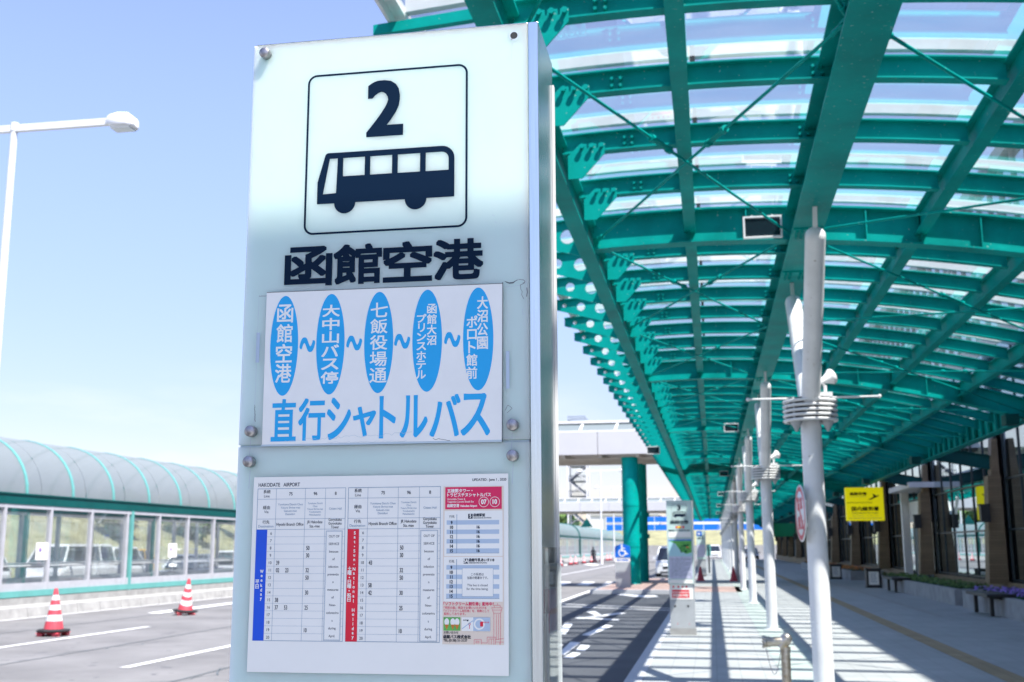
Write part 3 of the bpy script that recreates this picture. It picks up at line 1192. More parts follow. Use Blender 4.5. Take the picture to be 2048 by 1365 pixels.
# round no-parking style sign on the first column
sg = thing("round_sign", "round white sign with red markings fixed edge-on to the nearest white column", "sign", (0.945, Y1 - .03, 1.95))
m = MB()
m.lathe([(0.001, -.006), (.30, -.006), (.303, 0), (.30, .006), (.001, .006)], axis=(-1, -.10, 0), n=40)
m.box(.004, .07, -.03, .03, .10, .14)
m.box(.004, .07, -.03, .03, -.14, -.10)
obj("plate", m, M["white_paint"], sg)
nrm = Vector((-1, -.10, 0)).normalized()
A = Art((0, 0, 0), Vector((.10, -1, 0)).normalized(), (0, 0, 1), nrm, base=.0068)
A.ring(0, 0, .285, .05, 0, 40)
A.line([(-.19, .19), (.19, -.19)], .05, 0)
A.fit("駐車", -.15, .15, .03, .17, 0, .006)
A.fit("禁止", -.15, .15, -.17, -.03, 0, .006)
A.obj("marking", M["orange"], sg)

# ------------------------------------------------------------------ terminal building
terminal = thing("terminal_building", "airport terminal with tan tiled pillars and mirror glazing under a deep roof", "building", (0, 0, 0))
m = MB()
ys_ = [-14, 152]
m.box(8.62, 24, -14, 152, 12.70, 12.95)
m.box(8.50, 8.619, -14.02, 152.02, 12.62, 13.0)
obj("roof", m, M["eave"], terminal)
m = MB()
m.box(8.18, 8.899, -13.9, 151.9, 7.281, 7.75)
obj("spandrel", m, M["grey_paint"], terminal)
um = MB()
um.box(8.74, 8.80, -13.9, 151.9, 7.76, 12.6)
pane = obj("upper_window", um, M["window"], terminal)
um = MB()
for i in range(118):
    yy = -13.8 + 1.4 * i
    um.box(8.66, 8.739, yy - .03, yy + .03, 7.76, 12.6)
for z in (8.9, 10.1, 11.3):
    um.box(8.68, 8.738, -13.9, 151.9, z - .03, z + .03)
obj("upper_window_frame", um, M["grey_paint"], pane)
m = MB()
m.box(8.9, 24, -13.9, 151.9, 0, 12.69)
obj("wall", m, M["hall"], terminal)
m = MB()
m.box(8.0, 8.9, -13.9, 44.3, 0, .60)
m.box(8.0, 8.9, 49.3, 151.9, 0, .60)
obj("sill_wall", m, M["tile"], terminal)
pm = MB()
pts_b = [(7.54, -.24, .55), (8.06, -.24, .55), (8.06, .24, .55), (7.54, .24, .55)]
pts_m = [(7.72, -.24, 3.55), (8.06, -.24, 3.55), (8.06, .24, 3.55), (7.72, .24, 3.55)]
pm.hexa(pts_b + pts_m)
pm.hexa([(7.82, -.18, 3.55), (8.05, -.18, 3.55), (8.05, .18, 3.55), (7.82, .18, 3.55), (7.90, -.18, 4.6), (8.05, -.18, 4.6), (8.05, .18, 4.6), (7.90, .18, 4.6)])
pspots = [(0, YR[k], 0) for k in big if YR[k] > 0]
repeat("pillar", pm, M["tile"], terminal, pspots)
ps_ = MB()
ps_.cyl((8.02, .42, .60), (8.02, .42, 7.28), .06, n=14)
ps_.box(8.09, 8.16, .33, .62, .60, 7.28, 1)
repeat("glazing_post", ps_, [M["grey_paint"], M["frame_dark"]], terminal, pspots)
bb = MB()
bb.box(7.42, 7.66, -.42, -.18, 2.25, 2.72)
bb.box(7.40, 7.68, -.44, -.16, 2.70, 2.75)
repeat("wall_lamp", bb, M["black"], terminal, pspots)
for k in [q for q in big if q < 100]:
    y = YR[k]
    if y < 0:
        y0, y1 = -3.0, Y1 - BAY - .8
    y0, y1 = y + .66, y + BAY - .20
    zlo = .60
    m = MB()
    m.box(8.20, 8.24, y0, y1, zlo, 7.28)
    pane = obj("window", m, M["window"], terminal)
    fr = MB()
    for i in range(7):
        yy = y0 + (y1 - y0) * i / 6
        fr.box(8.165, 8.199, yy - .02, yy + .02, zlo, 7.28)
    for z in (.66, 2.05, 3.45, 5.05, 6.2):
        fr.box(8.15, 8.198, y0, y1, z - .025, z + .025)
    obj("window_frame", fr, M["frame_dark"], pane)
# entrance between two pillars: white portal, dark door
m = MB()
m.box(7.70, 8.00, 48.75, 49.05, 0, 3.75)
obj("portal_post", m, M["white_paint"], terminal)
m = MB()
m.box(7.3, 8.3, 44.2, 49.2, 3.75, 3.95)
obj("portal_roof", m, M["white_paint"], terminal)
m = MB()
m.box(7.98, 8.12, 44.75, 48.7, 2.55, 3.35)
obj("portal_board", m, M["alu"], terminal)
m = MB()
m.box(8.06, 8.16, 45.7, 47.0, 0, 2.5)
obj("doorway", m, M["dark"], terminal)
m = MB()
m.box(8.07, 8.17, 44.75, 45.6, 0, 2.5)
obj("entrance_glazing", m, M["window"], terminal)
m = MB()
m.box(8.07, 8.17, 47.1, 49.25, 0, 2.5)
obj("entrance_glazing", m, M["window"], terminal)

# ------------------------------------------------------------------ bus-stop signs
def bus_outline(u0, u1, w0, w1):
    """front-left pictogram bus; returns outer ring, window holes and wheels in face coordinates"""
    L_, H_ = u1 - u0, w1 - w0

    def q(a, b):
        return (u0 + a * L_, w0 + b * H_)

    def arc(cx, cy, r, t0, t1, n=7):
        rx, ry = r, r * L_ / H_
        return [q(cx + rx * math.cos(math.radians(t0 + (t1 - t0) * i / n)), cy + ry * math.sin(math.radians(t0 + (t1 - t0) * i / n))) for i in range(n + 1)]
    outer_ = [q(0, 0), q(1, 0)] + arc(1 - .092, 1 - .092 * L_ / H_, .092, 0, 90) + arc(.075, 1 - .022 * L_ / H_, .022, 90, 160, 4) + [q(0, .43)]
    h = [[q(.043, .19), q(.140, .20), q(.147, .885), q(.088, .885)]]
    for a, b in ((.188, .348), (.388, .548), (.590, .752)):
        h.append([q(a, .525), q(b, .525), q(b, .885), q(a, .885)])
    h.append([q(.793, .525), q(.958, .525)] + arc(.958 - .05, .885 - .05 * L_ / H_, .05, 0, 90, 5) + [q(.793, .885)])
    return outer_, h, [q(.206, .0), q(.723, .0)], .078 * L_


def rrect(u0, u1, w0, w1, r, n=8):
    pts = []
    for cx, cy, t in ((u1 - r, w1 - r, 0), (u0 + r, w1 - r, 90), (u0 + r, w0 + r, 180), (u1 - r, w0 + r, 270)):
        pts += [(cx + r * math.cos(math.radians(t + 90 * i / n)), cy + r * math.sin(math.radians(t + 90 * i / n))) for i in range(n + 1)]
    return pts


def pictogram(A, digit, mi):
    """numbered frame, bus and airport name on the upper panel (face coordinates of the near sign)"""
    a, b, c, d = -.6525, -.3737, 2.1120, 2.3942
    t = .0036
    vs, fs = filled(rrect(a, b, c, d, .0165), [rrect(a + t, b - t, c + t, d - t, .0165 - t)])
    A.tris(vs, fs, mi)
    A.fit(digit, -.5438, -.4872, 2.2800, 2.3722, mi, .0036, 10)
    A.next()
    o_, h_, wh, r_ = bus_outline(-.6305, -.3957, 2.1645, 2.2527)
    vs, fs = filled(o_, h_)
    A.tris(vs, fs, mi)
    A.next()
    for (u, w) in wh:
        A.disc(u, w, r_, r_, mi)
    A.next()
    for i, ch in enumerate("函館空港"):
        u = -.6815 + i * .0846
        A.fit(ch, u, u + .0785, 2.0268, 2.0905, mi, .0021, 10)
    A.next()


def cabinet(root, xl, xr, y0, y1, ztop, z1, z0, zbase=0.0, detail=True):
    """aluminium cabinet with two frosted panels standing on a plain lower box"""
    m = MB()
    m.box(xl + .004, xr, y0 + .022, y1, z0, ztop)
    m.box(xr - .0165, xr, y0 + .0005, y0 + .0215, z0, ztop)
    m.box(xl + .004, xr - .017, y0 + .0005, y0 + .0215, ztop - .0018, ztop)
    obj("cabinet", m, M["steel"], root, bevel=.0015 if detail else 0)
    m = MB()
    m.box(xl, xr - .0175, y0, y0 + .0215, z1 + .0016, ztop - .0022)
    obj("upper_panel", m, M["frost"], root, bevel=.0012 if detail else 0)
    m = MB()
    m.box(xl, xr - .0175, y0, y0 + .0215, z0 + .002, z1 - .0016)
    obj("lower_panel", m, M["frost"], root, bevel=.0012 if detail else 0)
    m = MB()
    m.box(xl + .002, xr - .019, y0 + .004, y0 + .0214, z1 - .0012, z1 + .0012)
    obj("panel_seam", m, M["residue"], root)
    m = MB()
    m.box(xr + .0003, xr + .0040, y0 + .160, y0 + .173, z0, ztop - .045)
    obj("edge_strip", m, M["alu"], root)
    m = MB()
    m.box(xl + .02, xr - .02, y0 + .03, y1 - .01, .12, z0 - .001)
    obj("lower_box", m, M["grey_paint"], root)
    m = MB()
    m.box(xl + .006, xr - .006, y0 + .02, y1, 0, .119)
    obj("base", m, M["concrete"], root)


YS = 1.7223
near = thing("bus_stop_sign", "tall frosted bus stop sign numbered 2 in the foreground, timetable on its lower panel", "sign", (0, 0, 0))
XL, XR = -.7525, -.2555
cabinet(near, XL, XR, YS, YS + .172, 2.459, 1.7635, .92)
A = Art((0, YS, 0))
pictogram(A, "2", 0)
A.obj("pictogram", [M["ink"]], near)

# bolts and one empty bolt hole
bl = MB()
bl.lathe([(.0001, -.0135), (.0078, -.0135), (.0090, -.0120), (.0090, 0), (.0065, .0005), (.0065, .002)], axis=(0, 1, 0), n=24)
for x, z in ((-.7290, 2.4385), (-.7290, 1.7865), (-.2992, 1.7873), (-.7300, 1.7375), (-.2994, 1.7397)):
    link("bolt", bl.mesh("bolt", [M["bolt"]]) if x == -.7290 and z > 2 else bpy.data.meshes["bolt"], near, (x, YS, z))
A = Art((0, YS, 0))
A.ring(-.2957, 2.4372, .0092, .0040, 0)
A.next()
A.disc(-.2957, 2.4372, .0062, .0062, 1)
A.next()
A.poly([(-.3005, 2.4325), (-.2975, 2.4312), (-.2990, 2.4290), (-.3012, 2.4308)], 2)
A.obj("bolt_hole", [M["residue"], M["dark"], M["brass"]], near)

# route sticker
st = thing("route_sticker", "white sticker with five blue ovals of stop names over large blue lettering", "sticker", (0, 0, 0))
m = MB()
a, b, c, d = -.7124, -.3148, 1.7622, 2.0162
e = .0022
m.add([(a, YS - e, d + .0012), (b, YS - e, d - .0012), (b - .0016, YS - e, c - .0004), (a + .0012, YS - e, c + .0006),
       (a, YS - .0004, d + .0012), (b, YS - .0004, d - .0012), (b - .0016, YS - .0004, c - .0004), (a + .0012, YS - .0004, c + .0006)],
      [(0, 1, 2, 3), (7, 6, 5, 4), (0, 4, 5, 1), (1, 5, 6, 2), (2, 6, 7, 3), (3, 7, 4, 0)])
obj("sheet", m, M["sticker"], st)
A = Art((0, YS - e, 0))
ov = [(-.6790, .0239), (-.6000, .0240), (-.5187, .0242), (-.4383, .0244), (-.3550, .0246)]
for u, hw in ov:
    A.disc(u, 1.9266, hw, .0830, 0, 56)
for u in (-.6392, -.5598, -.4796, -.3972):
    A.fit("～", u - .0122, u + .0122, 1.9265 - .0112, 1.9265 + .0112, 0, .0011)
A.next()
A.column("函館空港", -.6790, 1.9965, 1.8640, .0268, 1, .0005)
A.column("大中山バス停", -.6000, 1.9925, 1.8600, .0285, 1, .0005, .86)
A.column("七飯役場通", -.5187, 1.9930, 1.8590, .0280, 1, .00035, .88)
A.column("函館大沼", -.4310, 1.9865, 1.9180, .0152, 1, .00035)
A.column("プリンスホテル", -.4478, 1.9705, 1.8640, .0150, 1, .00035, .88)
A.column("大沼公園", -.3480, 1.9955, 1.9085, .0168, 1, .0004)
A.column("ポロト館前", -.3652, 1.9645, 1.8615, .0168, 1, .0004)
A.next()
u0, u1 = -.6955, -.3370
cells = [(0, .112), (.128, .248), (.262, .368), (.384, .484), (.505, .575), (.600, .720), (.735, .868), (.875, 1.0)]
for ch, (p_, q_) in zip("直行シャトルバス", cells):
    lo, hi = (1.7705, 1.8370)
    if ch == "ャ":
        lo, hi = 1.7745, 1.8210
    mid = (p_ + q_) / 2
    A.fit(ch, u0 + (u1 - u0) * p_, u0 + (u1 - u0) * q_, lo + .003 * mid, hi + .001 * mid, 0, .0012, 8)
A.next()
random.seed(5)


def crack(x0, z0, x1, z1, amp, t, n=14, mi=2, art=None):
    pts = [(x0 + (x1 - x0) * i / n + random.uniform(-amp, amp) * .5, z0 + (z1 - z0) * i / n + random.uniform(-amp, amp)) for i in range(n + 1)]
    (art or A).line(pts, t, mi)


A.line([(a + .0005, d + .0006), (b, d - .0016)], .0009, 2)                    # grimy edges
A.line([(b - .0004, d), (b - .0018, c)], .0012, 2)
A.line([(a + .001, c + .0012), (b - .002, c + .0012)], .0030, 3)
crack(-.640, 1.7715, -.462, 1.7790, .0022, .0004, 40, 3)
crack(-.600, 1.7660, -.470, 1.7660, .0012, .00035, 26, 3)
crack(-.428, 1.7690, -.400, 1.7650, .0016, .0006, 9, 2)
crack(-.672, 1.7690, -.648, 1.7700, .002, .00035, 9, 3)
A.obj("print", [M["cyan"], M["sticker"], M["crack"], M["residue"]], st)
A = Art((0, YS, 0), base=.0009)
A.poly([(-.3128, 2.0188), (-.3050, 2.0160), (-.2985, 2.0165), (-.2930, 2.0195), (-.2890, 2.0200), (-.2935, 2.0182), (-.2985, 2.0142), (-.3045, 2.0138), (-.3100, 2.0162)], 0)
A.line([(-.2890, 2.0200), (-.2815, 2.0190), (-.2795, 2.0165), (-.2800, 2.0150), (-.2830, 2.0140)], .0007, 0)
A.line([(-.2800, 2.0140), (-.2870, 2.0110), (-.2862, 2.0040), (-.2840, 2.0000), (-.2850, 1.9950), (-.2815, 1.9880)], .0006, 0)
A.line([(-.2765, 2.0060), (-.2758, 1.9990), (-.2770, 1.9920)], .0011, 0)
A.line([(-.2865, 2.0105), (-.3120, 2.0090)], .0004, 1)
A.line([(-.2840, 1.9720), (-.2830, 1.9640), (-.2800, 1.9620)], .0004, 1)
crack(-.7262, 2.0115, -.7265, 1.8000, .0007, .0004, 60, 1, A)
crack(-.7262, 2.0115, -.7130, 2.0110, .0007, .0006, 8, 0, A)
crack(-.7266, 1.8300, -.7250, 1.8040, .0010, .0009, 10, 0, A)
A.line([(-.3120, 1.8110), (-.3080, 1.8190), (-.3040, 1.8170), (-.3010, 1.8140), (-.3090, 1.8070)], .0005, 0)
A.line([(-.7150, 1.7628), (-.2905, 1.7690)], .0004, 1)
for x, z, s in ((-.721, 2.118 + .1, .004), (-.7130, 2.2230, .003), (-.3320, 2.1300, .004), (-.3285, 2.1180, .003), (-.300, 2.20, .002), (-.742, 1.64, .002)):
    crack(x, z, x + s, z - s * .8, .001, .0004, 5, 1, A)
for x, z in ((-.7310, 1.7745), (-.3010, 1.7755), (-.2985, 2.424), (-.7300, 1.725), (-.2995, 1.727)):
    crack(x, z, x - .0015, z - .030, .0004, .0007, 5, 1, A)
for x, z, w_, h_ in ((-.7280, 1.90, .006, .05), (-.3105, 1.845, .0055, .06)):
    A.rect(x, x + w_, z, z + h_, 2)
A.obj("crack", [M["crack"], M["residue"], M["stripe"]], near)

# timetable sheet behind the lower panel's clear cover
tt = thing("timetable_sheet", "white timetable sheet with blue and red columns and a pink shuttle bus leaflet", "timetable", (0, 0, 0))
m = MB()
a, b, c, d = -.7229, -.3075, 1.4107, 1.7128
m.box(a, b, YS - .0012, YS - .0003, c, d)
obj("sheet", m, M["paper"], tt)
A = Art((0, YS - .0012, 0))
INK, LINE, BLUE, RED, WHITE, CRIM, TAN, STRIPE = 0, 1, 2, 3, 4, 5, 6, 7
A.text("HAKODATE   AIRPORT", -.7145, 1.6975, .0083, INK, "L", .82, .00012)
A.text("UPDATED : June 1 , 2020", -.3105, 1.7020, .0054, INK, "R", .95, .0001)


def table(x0, wd, bar, barcol, hours, times, label_en, label_jp):
    zt_, zr1, zr2, zr3, zb_ = 1.6944, 1.6776, 1.6462, 1.6297, 1.4580
    cols = [0, .215, .545, .773, 1.0]
    xs = [x0 + wd * f for f in cols]
    t = .00045
    A.frame(x0, x0 + wd, zb_, zt_, .0007, LINE)
    for x in xs[1:-1]:
        A.rect(x - t / 2, x + t / 2, zb_, zt_, LINE)
    for z in (zr1, zr2, zr3):
        A.rect(x0, x0 + wd, z - t / 2, z + t / 2, LINE)
    pitch = (zr3 - zb_) / 15
    for i in range(1, 15):
        z = zr3 - pitch * i
        A.rect(x0 + bar, x0 + wd, z - t * .3, z + t * .3, LINE)
    A.next()
    A.rect(x0 + .0003, x0 + bar, zb_ + .0003, zr3 - .0003, barcol)
    A.next()
    mid = [(p + q) / 2 for p, q in zip(xs, xs[1:])]
    A.text("系統", mid[0], 1.6872, .0062, INK, "C", 1, .00005)
    A.text("Line", mid[0], 1.6804, .0060, INK, "C", 1)
    for i, s in ((1, "75"), (2, "96"), (3, "8")):
        A.text(s, mid[i], 1.6832, .0070, INK, "C", .9, .0001)
    A.text("経由", mid[0], 1.6620, .0062, INK, "C", 1, .00005)
    A.text("Via", mid[0], 1.6555, .0060, INK, "C", 1)
    for i, s in enumerate(("Yunokawa Danchi Chuo", "Yukura Shrine-mae", "Gakuen-mae", "Dantidori")):
        A.text(s, mid[1], 1.6675 - .0051 * i, .0046, LINE, "C", .92)
    for i, s in enumerate(("Yunokawa Danchi", "Chuo", "Yukura Shrine-mae", "Yunohamacho", "Matsukazecho")):
        A.text(s, mid[2], 1.6690 - .0045 * i, .0041, LINE, "C", .82)
    A.text("Citizen Hall", mid[3], 1.6600, .0050, LINE, "C", .9)
    A.text("行先", mid[0], 1.6392, .0060, INK, "C", 1, .00005)
    A.text("Destination", mid[0], 1.6330, .0056, LINE, "C", 1)
    A.text("Hiyoshi Branch Office", mid[1], 1.6355, .0066, INK, "C", .78, .00005)
    A.text("JR Hakodate", mid[2], 1.6390, .0062, INK, "C", .80, .00005)
    A.text("Sta.-mae", mid[2], 1.6325, .0062, INK, "C", .80, .00005)
    for i, s in enumerate(("Goryokaku", "Goryokaku", "Tower")):
        A.text(s, mid[3], 1.6425 - .0058 * i, .0060, INK, "C", .80, .00005)
    hx = (x0 + bar + xs[1]) / 2
    for i in range(15):
        A.text(str(6 + i), hx, zr3 - pitch * (i + .72), .0064, INK, "C", .9)
    for h, col, s in times:
        off = .0035 if col == 1 else .004
        A.text(s, xs[col] + off, zr3 - pitch * (h - 6 + .82), .0092, INK, "L", .62, .0001)
    A.next()
    q0, q1 = xs[3] + .0022, xs[4] - .0040
    A.rect(q0, q1, zb_ + .0015, zr3 - .0025, WHITE)
    A.next()
    A.frame(q0, q1, zb_ + .0015, zr3 - .0025, .0006, LINE)
    A.frame(q0 + .0012, q1 - .0012, zb_ + .0027, zr3 - .0037, .0003, LINE)
    for i, s in enumerate(("OUT OF", "SERVICE", "because", "of", "infection", "preventio", "n", "measures", "of", "New-", "colonaviru", "s", "during", "April.")):
        A.text(s, (q0 + q1) / 2, zr3 - .0130 - .0117 * i, .0052, INK, "C", .92, .00006)
    A.next()
    bx = x0 + bar * .64
    A.column(label_en[0], bx, *label_en[1], .0052, WHITE, .0002, .78)
    A.column(label_jp[0], x0 + bar * .26, *label_jp[1], .0062, WHITE, .0002, .9)
    A.next()


table(-.7158, .1475, .0186, BLUE, None,
      [(8, 2, "50"), (9, 2, "30"), (10, 1, "39"), (11, 1, "02"), (11, 2, "32"), (12, 2, "50"), (14, 2, "30"), (15, 1, "38"), (16, 1, "37"), (16, 2, "25"), (19, 2, "10")],
      ("Weekday", (1.5680, 1.5180)), ("平日", (1.5520, 1.5375)))
for hh, s in ((11, "23"), (16, "53")):
    A.text(s, -.7158 + .1475 * .215 + .0190, 1.6297 - .01145 * (hh - 6 + .82), .0092, INK, "L", .62, .0001)
table(-.5643, .1500, .0190, RED, None,
      [(8, 2, "50"), (9, 2, "30"), (10, 1, "43"), (11, 2, "32"), (12, 2, "50"), (13, 1, "58"), (14, 1, "42"), (14, 2, "30"), (16, 2, "25"), (19, 2, "10")],
      ("Sat・Sun・National Holiday", (1.6270, 1.4605)), ("土曜・日曜・祝日", (1.5720, 1.5180)))

# leaflet on the right of the sheet


def LX(x):
    return -.4105 + (x - 15) * .0001965


def LZ(y):
    return 1.6942 - (y - 90) * .0001955


def lt(s, x, y, size, mi, al="L", sq=1.0, bold=.00004):
    A.text(s, LX(x), LZ(y), size, mi, al, sq, bold)


A.rect(LX(18), LX(502), LZ(1308), LZ(92), TAN)
A.next()
A.rect(LX(33), LX(488), LZ(272), LZ(97), CRIM)
A.rect(LX(28), LX(494), LZ(636), LZ(284), WHITE)
A.rect(LX(24), LX(494), LZ(985), LZ(642), WHITE)
A.next()
lt("五稜郭タワー・", 50, 138, .0062, WHITE, "L", .98, .00022)
lt("トラピスチヌシャトルバス", 50, 171, .0064, WHITE, "L", .93, .00022)
lt("Goryokaku Tower &", 50, 198, .0041, WHITE, "L", .82)
lt("Trappistine Convent Shuttle Bus", 50, 219, .0041, WHITE, "L", .78)
lt("函館空港", 50, 253, .0054, WHITE, "L", .90, .0002)
lt("Hakodate Airport", 158, 253, .0044, WHITE, "L", .82, .00016)
for x, s in ((344, "07"), (432, "10")):
    A.ring(LX(x), LZ(216), .0079, .0007, WHITE, 28)
    lt(s, x, 232, .0098, WHITE, "C", .85, .0004)
for base, num, jp, en in ((358, "5", "函館駅前", "HAKODATE STATION"), (706, "5A", "函館牛乳あいす118", "HAKODATE GYUNYU")):
    for i in range(0, 7, 2):
        A.rect(LX(46), LX(467), LZ(base + 36.6 * i + 34), LZ(base + 36.6 * i), STRIPE)
    A.next()
    A.rect(LX(126), LX(130), LZ(base + 256), LZ(base - 46), LINE)
    A.rect(LX(44), LX(467), LZ(base + 257), LZ(base + 254), LINE)
    lt("行先", 88, base - 20, .0048, INK, "C", .9)
    x5 = 219 if num == "5" else 184
    A.rect(LX(x5), LX(x5 + 36), LZ(base - 12), LZ(base - 50), INK)
    A.next()
    lt(num, x5 + 18, base - 20, .0078, WHITE, "C", .78, .0003)
    lt(jp, x5 + 43, base - 30, .0052, INK, "L", .90, .0002)
    lt(en, x5 + 43, base - 13, .0026, INK, "L", 1.1, .0001)
    for i in range(7):
        lt(str(9 + i), 86, base + 36.6 * i + 30, .0068, INK, "C", .85, .0003)
        if num == "5" and i:
            lt("16", 300, base + 36.6 * i + 28, .0065, INK, "C", .85, .0003)
A.next()
A.rect(LX(172), LX(420), LZ(947), LZ(728), WHITE)
A.next()
A.frame(LX(172), LX(420), LZ(947), LZ(728), .0004, LINE)
lt("この系統は", 294, 785, .0046, INK, "C", .9)
lt("当面の間運休です。", 296, 812, .0046, INK, "C", .86)
lt("This bus is closed", 294, 868, .0049, INK, "C", .92)
lt("for the time being.", 294, 896, .0049, INK, "C", .92)
lt("「ソフトクリーム割引券」配布中！", 26, 1013, .0057, CRIM, "L", .93, .0002)
lt("「市民の森」売店でお使いいただける", 28, 1040, .0043, CRIM, "L", .95)
lt("「ソフトクリーム割引券」を、特典として", 28, 1064, .0043, CRIM, "L", .90)
lt("配布しております。", 30, 1087, .0043, CRIM, "L", .95)
A.rect(LX(26), LX(160), LZ(1206), LZ(1104), 8)
for x in (52, 100, 134):
    A.next()
    A.disc(LX(x), LZ(1140), .0038, .0055, WHITE, 14)
    A.next()
    A.poly([(LX(x - 17), LZ(1160)), (LX(x + 17), LZ(1160)), (LX(x), LZ(1200))], 9)
A.rect(LX(170), LX(262), LZ(1208), LZ(1104), WHITE)
A.rect(LX(262), LX(396), LZ(1208), LZ(1104), STRIPE)
A.next()
A.line([(LX(175), LZ(1190)), (LX(258), LZ(1130))], .0014, STRIPE)
A.ring(LX(233), LZ(1155), .0018, .0007, CRIM, 14)
A.line([(LX(233), LZ(1163)), (LX(233), LZ(1190))], .0010, CRIM)
A.disc(LX(217), LZ(1130), .0010, .0010, INK, 12)
lt("函館空港", 205, 1130, .0022, INK, "C")
A.ring(LX(310), LZ(1155), .0085, .0024, WHITE, 18)
A.next()
A.rect(LX(317), LX(340), LZ(1173), LZ(1136), RED)
lt("市民の森", 362, 1146, .0025, CRIM, "C")
lt("お問い合わせ", 28, 1228, .0044, INK, "L", .9)
lt("函館バス株式会社", 27, 1263, .0058, INK, "L", .93, .0002)
lt("TEL.(0138) 51-3137", 27, 1288, .0050, INK, "L", .92, .00012)
tw = .00042
for pts in ([(424, 1308), (424, 1072)], [(476, 1308), (476, 1072)], [(444, 1270), (444, 1080)], [(460, 1270), (460, 1080)],
            [(424, 1072), (406, 1030), (490, 1030), (476, 1072), (424, 1072)], [(412, 1048), (486, 1048)], [(428, 1030), (428, 1012), (474, 1012), (474, 1030)],
            [(454, 1012), (454, 996)], [(270, 1306), (270, 1272), (326, 1272), (326, 1306)], [(284, 1296), (284, 1284), (308, 1284), (308, 1296), (284, 1296)],
            [(326, 1296), (372, 1296), (372, 1252), (436, 1252), (436, 1306)], [(386, 1306), (386, 1266), (424, 1266)], [(404, 1266), (404, 1306)],
            [(436, 1270), (502, 1262)], [(436, 1288), (502, 1288)], [(470, 1288), (470, 1306)]):
    A.line([(LX(x), LZ(y)) for x, y in pts], tw, CRIM)
A.obj("print", [M["ink"], M["ink_line"], M["blue"], M["red"], M["paper"], M["crimson"], M["tan"], M["stripe"], M["map_green"], M["petal_orange"]], tt)

# clear leaflet pocket on the right-hand side
pk = thing("leaflet_pocket", "clear plastic leaflet pocket on the side of the near bus stop sign", "leaflet holder", (0, 0, 0))
m = MB()
x = XR
m.box(x + .0065, x + .0080, YS + .02, YS + .16, .98, 1.575)
m.box(x + .0005, x + .0064, YS + .018, YS + .0199, .98, 1.60)
m.box(x + .0005, x + .0064, YS + .1601, YS + .162, .98, 1.60)
m.box(x + .0003, x + .0014, YS + .02, YS + .16, 1.575, 1.60)
obj("pocket", m, M["pocket"], pk)
m = MB()
m.box(x + .0018, x + .0030, YS + .03, YS + .15, 1.0, 1.50)
m.box(x + .0032, x + .0036, YS + .04, YS + .14, 1.47, 1.535, 1)
obj("leaflet", m, [M["paper"], M["crimson"]], pk)

# second sign, numbered 3, further along the kerb


def far_sign(label, x0, y, digit, posters, s=0.985):
    r = thing("bus_stop_sign", label, "sign", (x0, y, 0))
    dx = .5045
    cabinet(r, XL + dx, XR + dx, 0, .172, 2.459, 1.7635, .92, detail=False)
    A = Art((dx, 0, 0), step=.0012, base=.003)
    pictogram(A, digit, 0)
    A.obj("pictogram", [M["ink"]], r)
    posters(r, dx)
    return r


def posters3(r, dx):
    A = Art((dx, 0, 0), step=.0015, base=.003)
    A.rect(-.585, -.425, 1.945, 1.985, 0)
    A.rect(-.725, -.305, 1.775, 1.880, 1)
    A.next()
    A.rect(-.555, -.490, 1.955, 1.975, 2)
    A.rect(-.485, -.455, 1.955, 1.975, 1)
    A.fit("連絡バスのりば", -.72, -.33, 1.895, 1.915, 3, .002)
    A.obj("route_label", [M["red"], M["paper"], M["yellow"], M["ink"]], r)
    A = Art((dx, 0, 0), step=.0015, base=.003)
    A.rect(-.725, -.300, 1.43, 1.735, 0)
    A.next()
    A.rect(-.725, -.300, 1.715, 1.735, 1)
    pts = [(-.715, 1.712), (-.303, 1.712), (-.303, 1.50), (-.40, 1.47), (-.50, 1.52), (-.56, 1.60), (-.60, 1.66)]
    A.poly(pts, 2)
    A.next()
    random.seed(3)
    for k in range(16):
        u, w = random.uniform(-.56, -.34), random.uniform(1.50, 1.64)
        A.disc(u, w, random.uniform(.006, .02), random.uniform(.005, .014), 3, 10)
    A.rect(-.40, -.35, 1.585, 1.602, 4)
    A.obj("route_map", [M["map_sea"], M["sign_blue"], M["map_green"], M["ink"], M["red"]], r)
    A = Art((dx, 0, 0), step=.0015, base=.003)
    A.rect(-.725, -.300, 1.02, 1.425, 0)
    A.rect(-.725, -.300, .935, 1.0, 1)
    A.next()
    for k in range(10):
        A.rect(-.69, -.33 - .12 * (k % 3 == 1), 1.37 - .033 * k, 1.376 - .033 * k, 2)
    for u in (-.69, -.60, -.52, -.42, -.33):
        A.rect(u, u + .003, 1.05, 1.20, 2)
    A.obj("timetable", [M["lilac"], M["paper"], M["ink_grey"]], r)
    A = Art((dx, .0285, 0), step=.0015, base=.003)
    A.rect(-.725, -.30, .64, .915, 1)
    A.next()
    for u in (-.66, -.57, -.49, -.42):
        A.disc(u, .87, .022, .018, 0, 8)
    A.rect(-.69, -.37, .78, .815, 0)
    A.rect(-.69, -.37, .67, .765, 0)
    A.next()
    A.fit("新型肺炎のため運休", -.67, -.39, .69, .745, 1, .001)
    A.obj("notice", [M["red"], M["paper"]], r)
    A = Art((dx, .029, 0), step=.0015, base=.003)
    for u in (-.64, -.40):
        A.disc(u, .52, .020, .020, 0, 14)
    for u in (-.60, -.385):
        A.disc(u, .20, .008, .008, 1, 10)
    A.obj("fixing_hole", [M["dark"], M["red"]], r)


far_sign("grey bus stop sign numbered 3 with a green map, standing at the kerb", -.59, 21.6, "3", posters3)


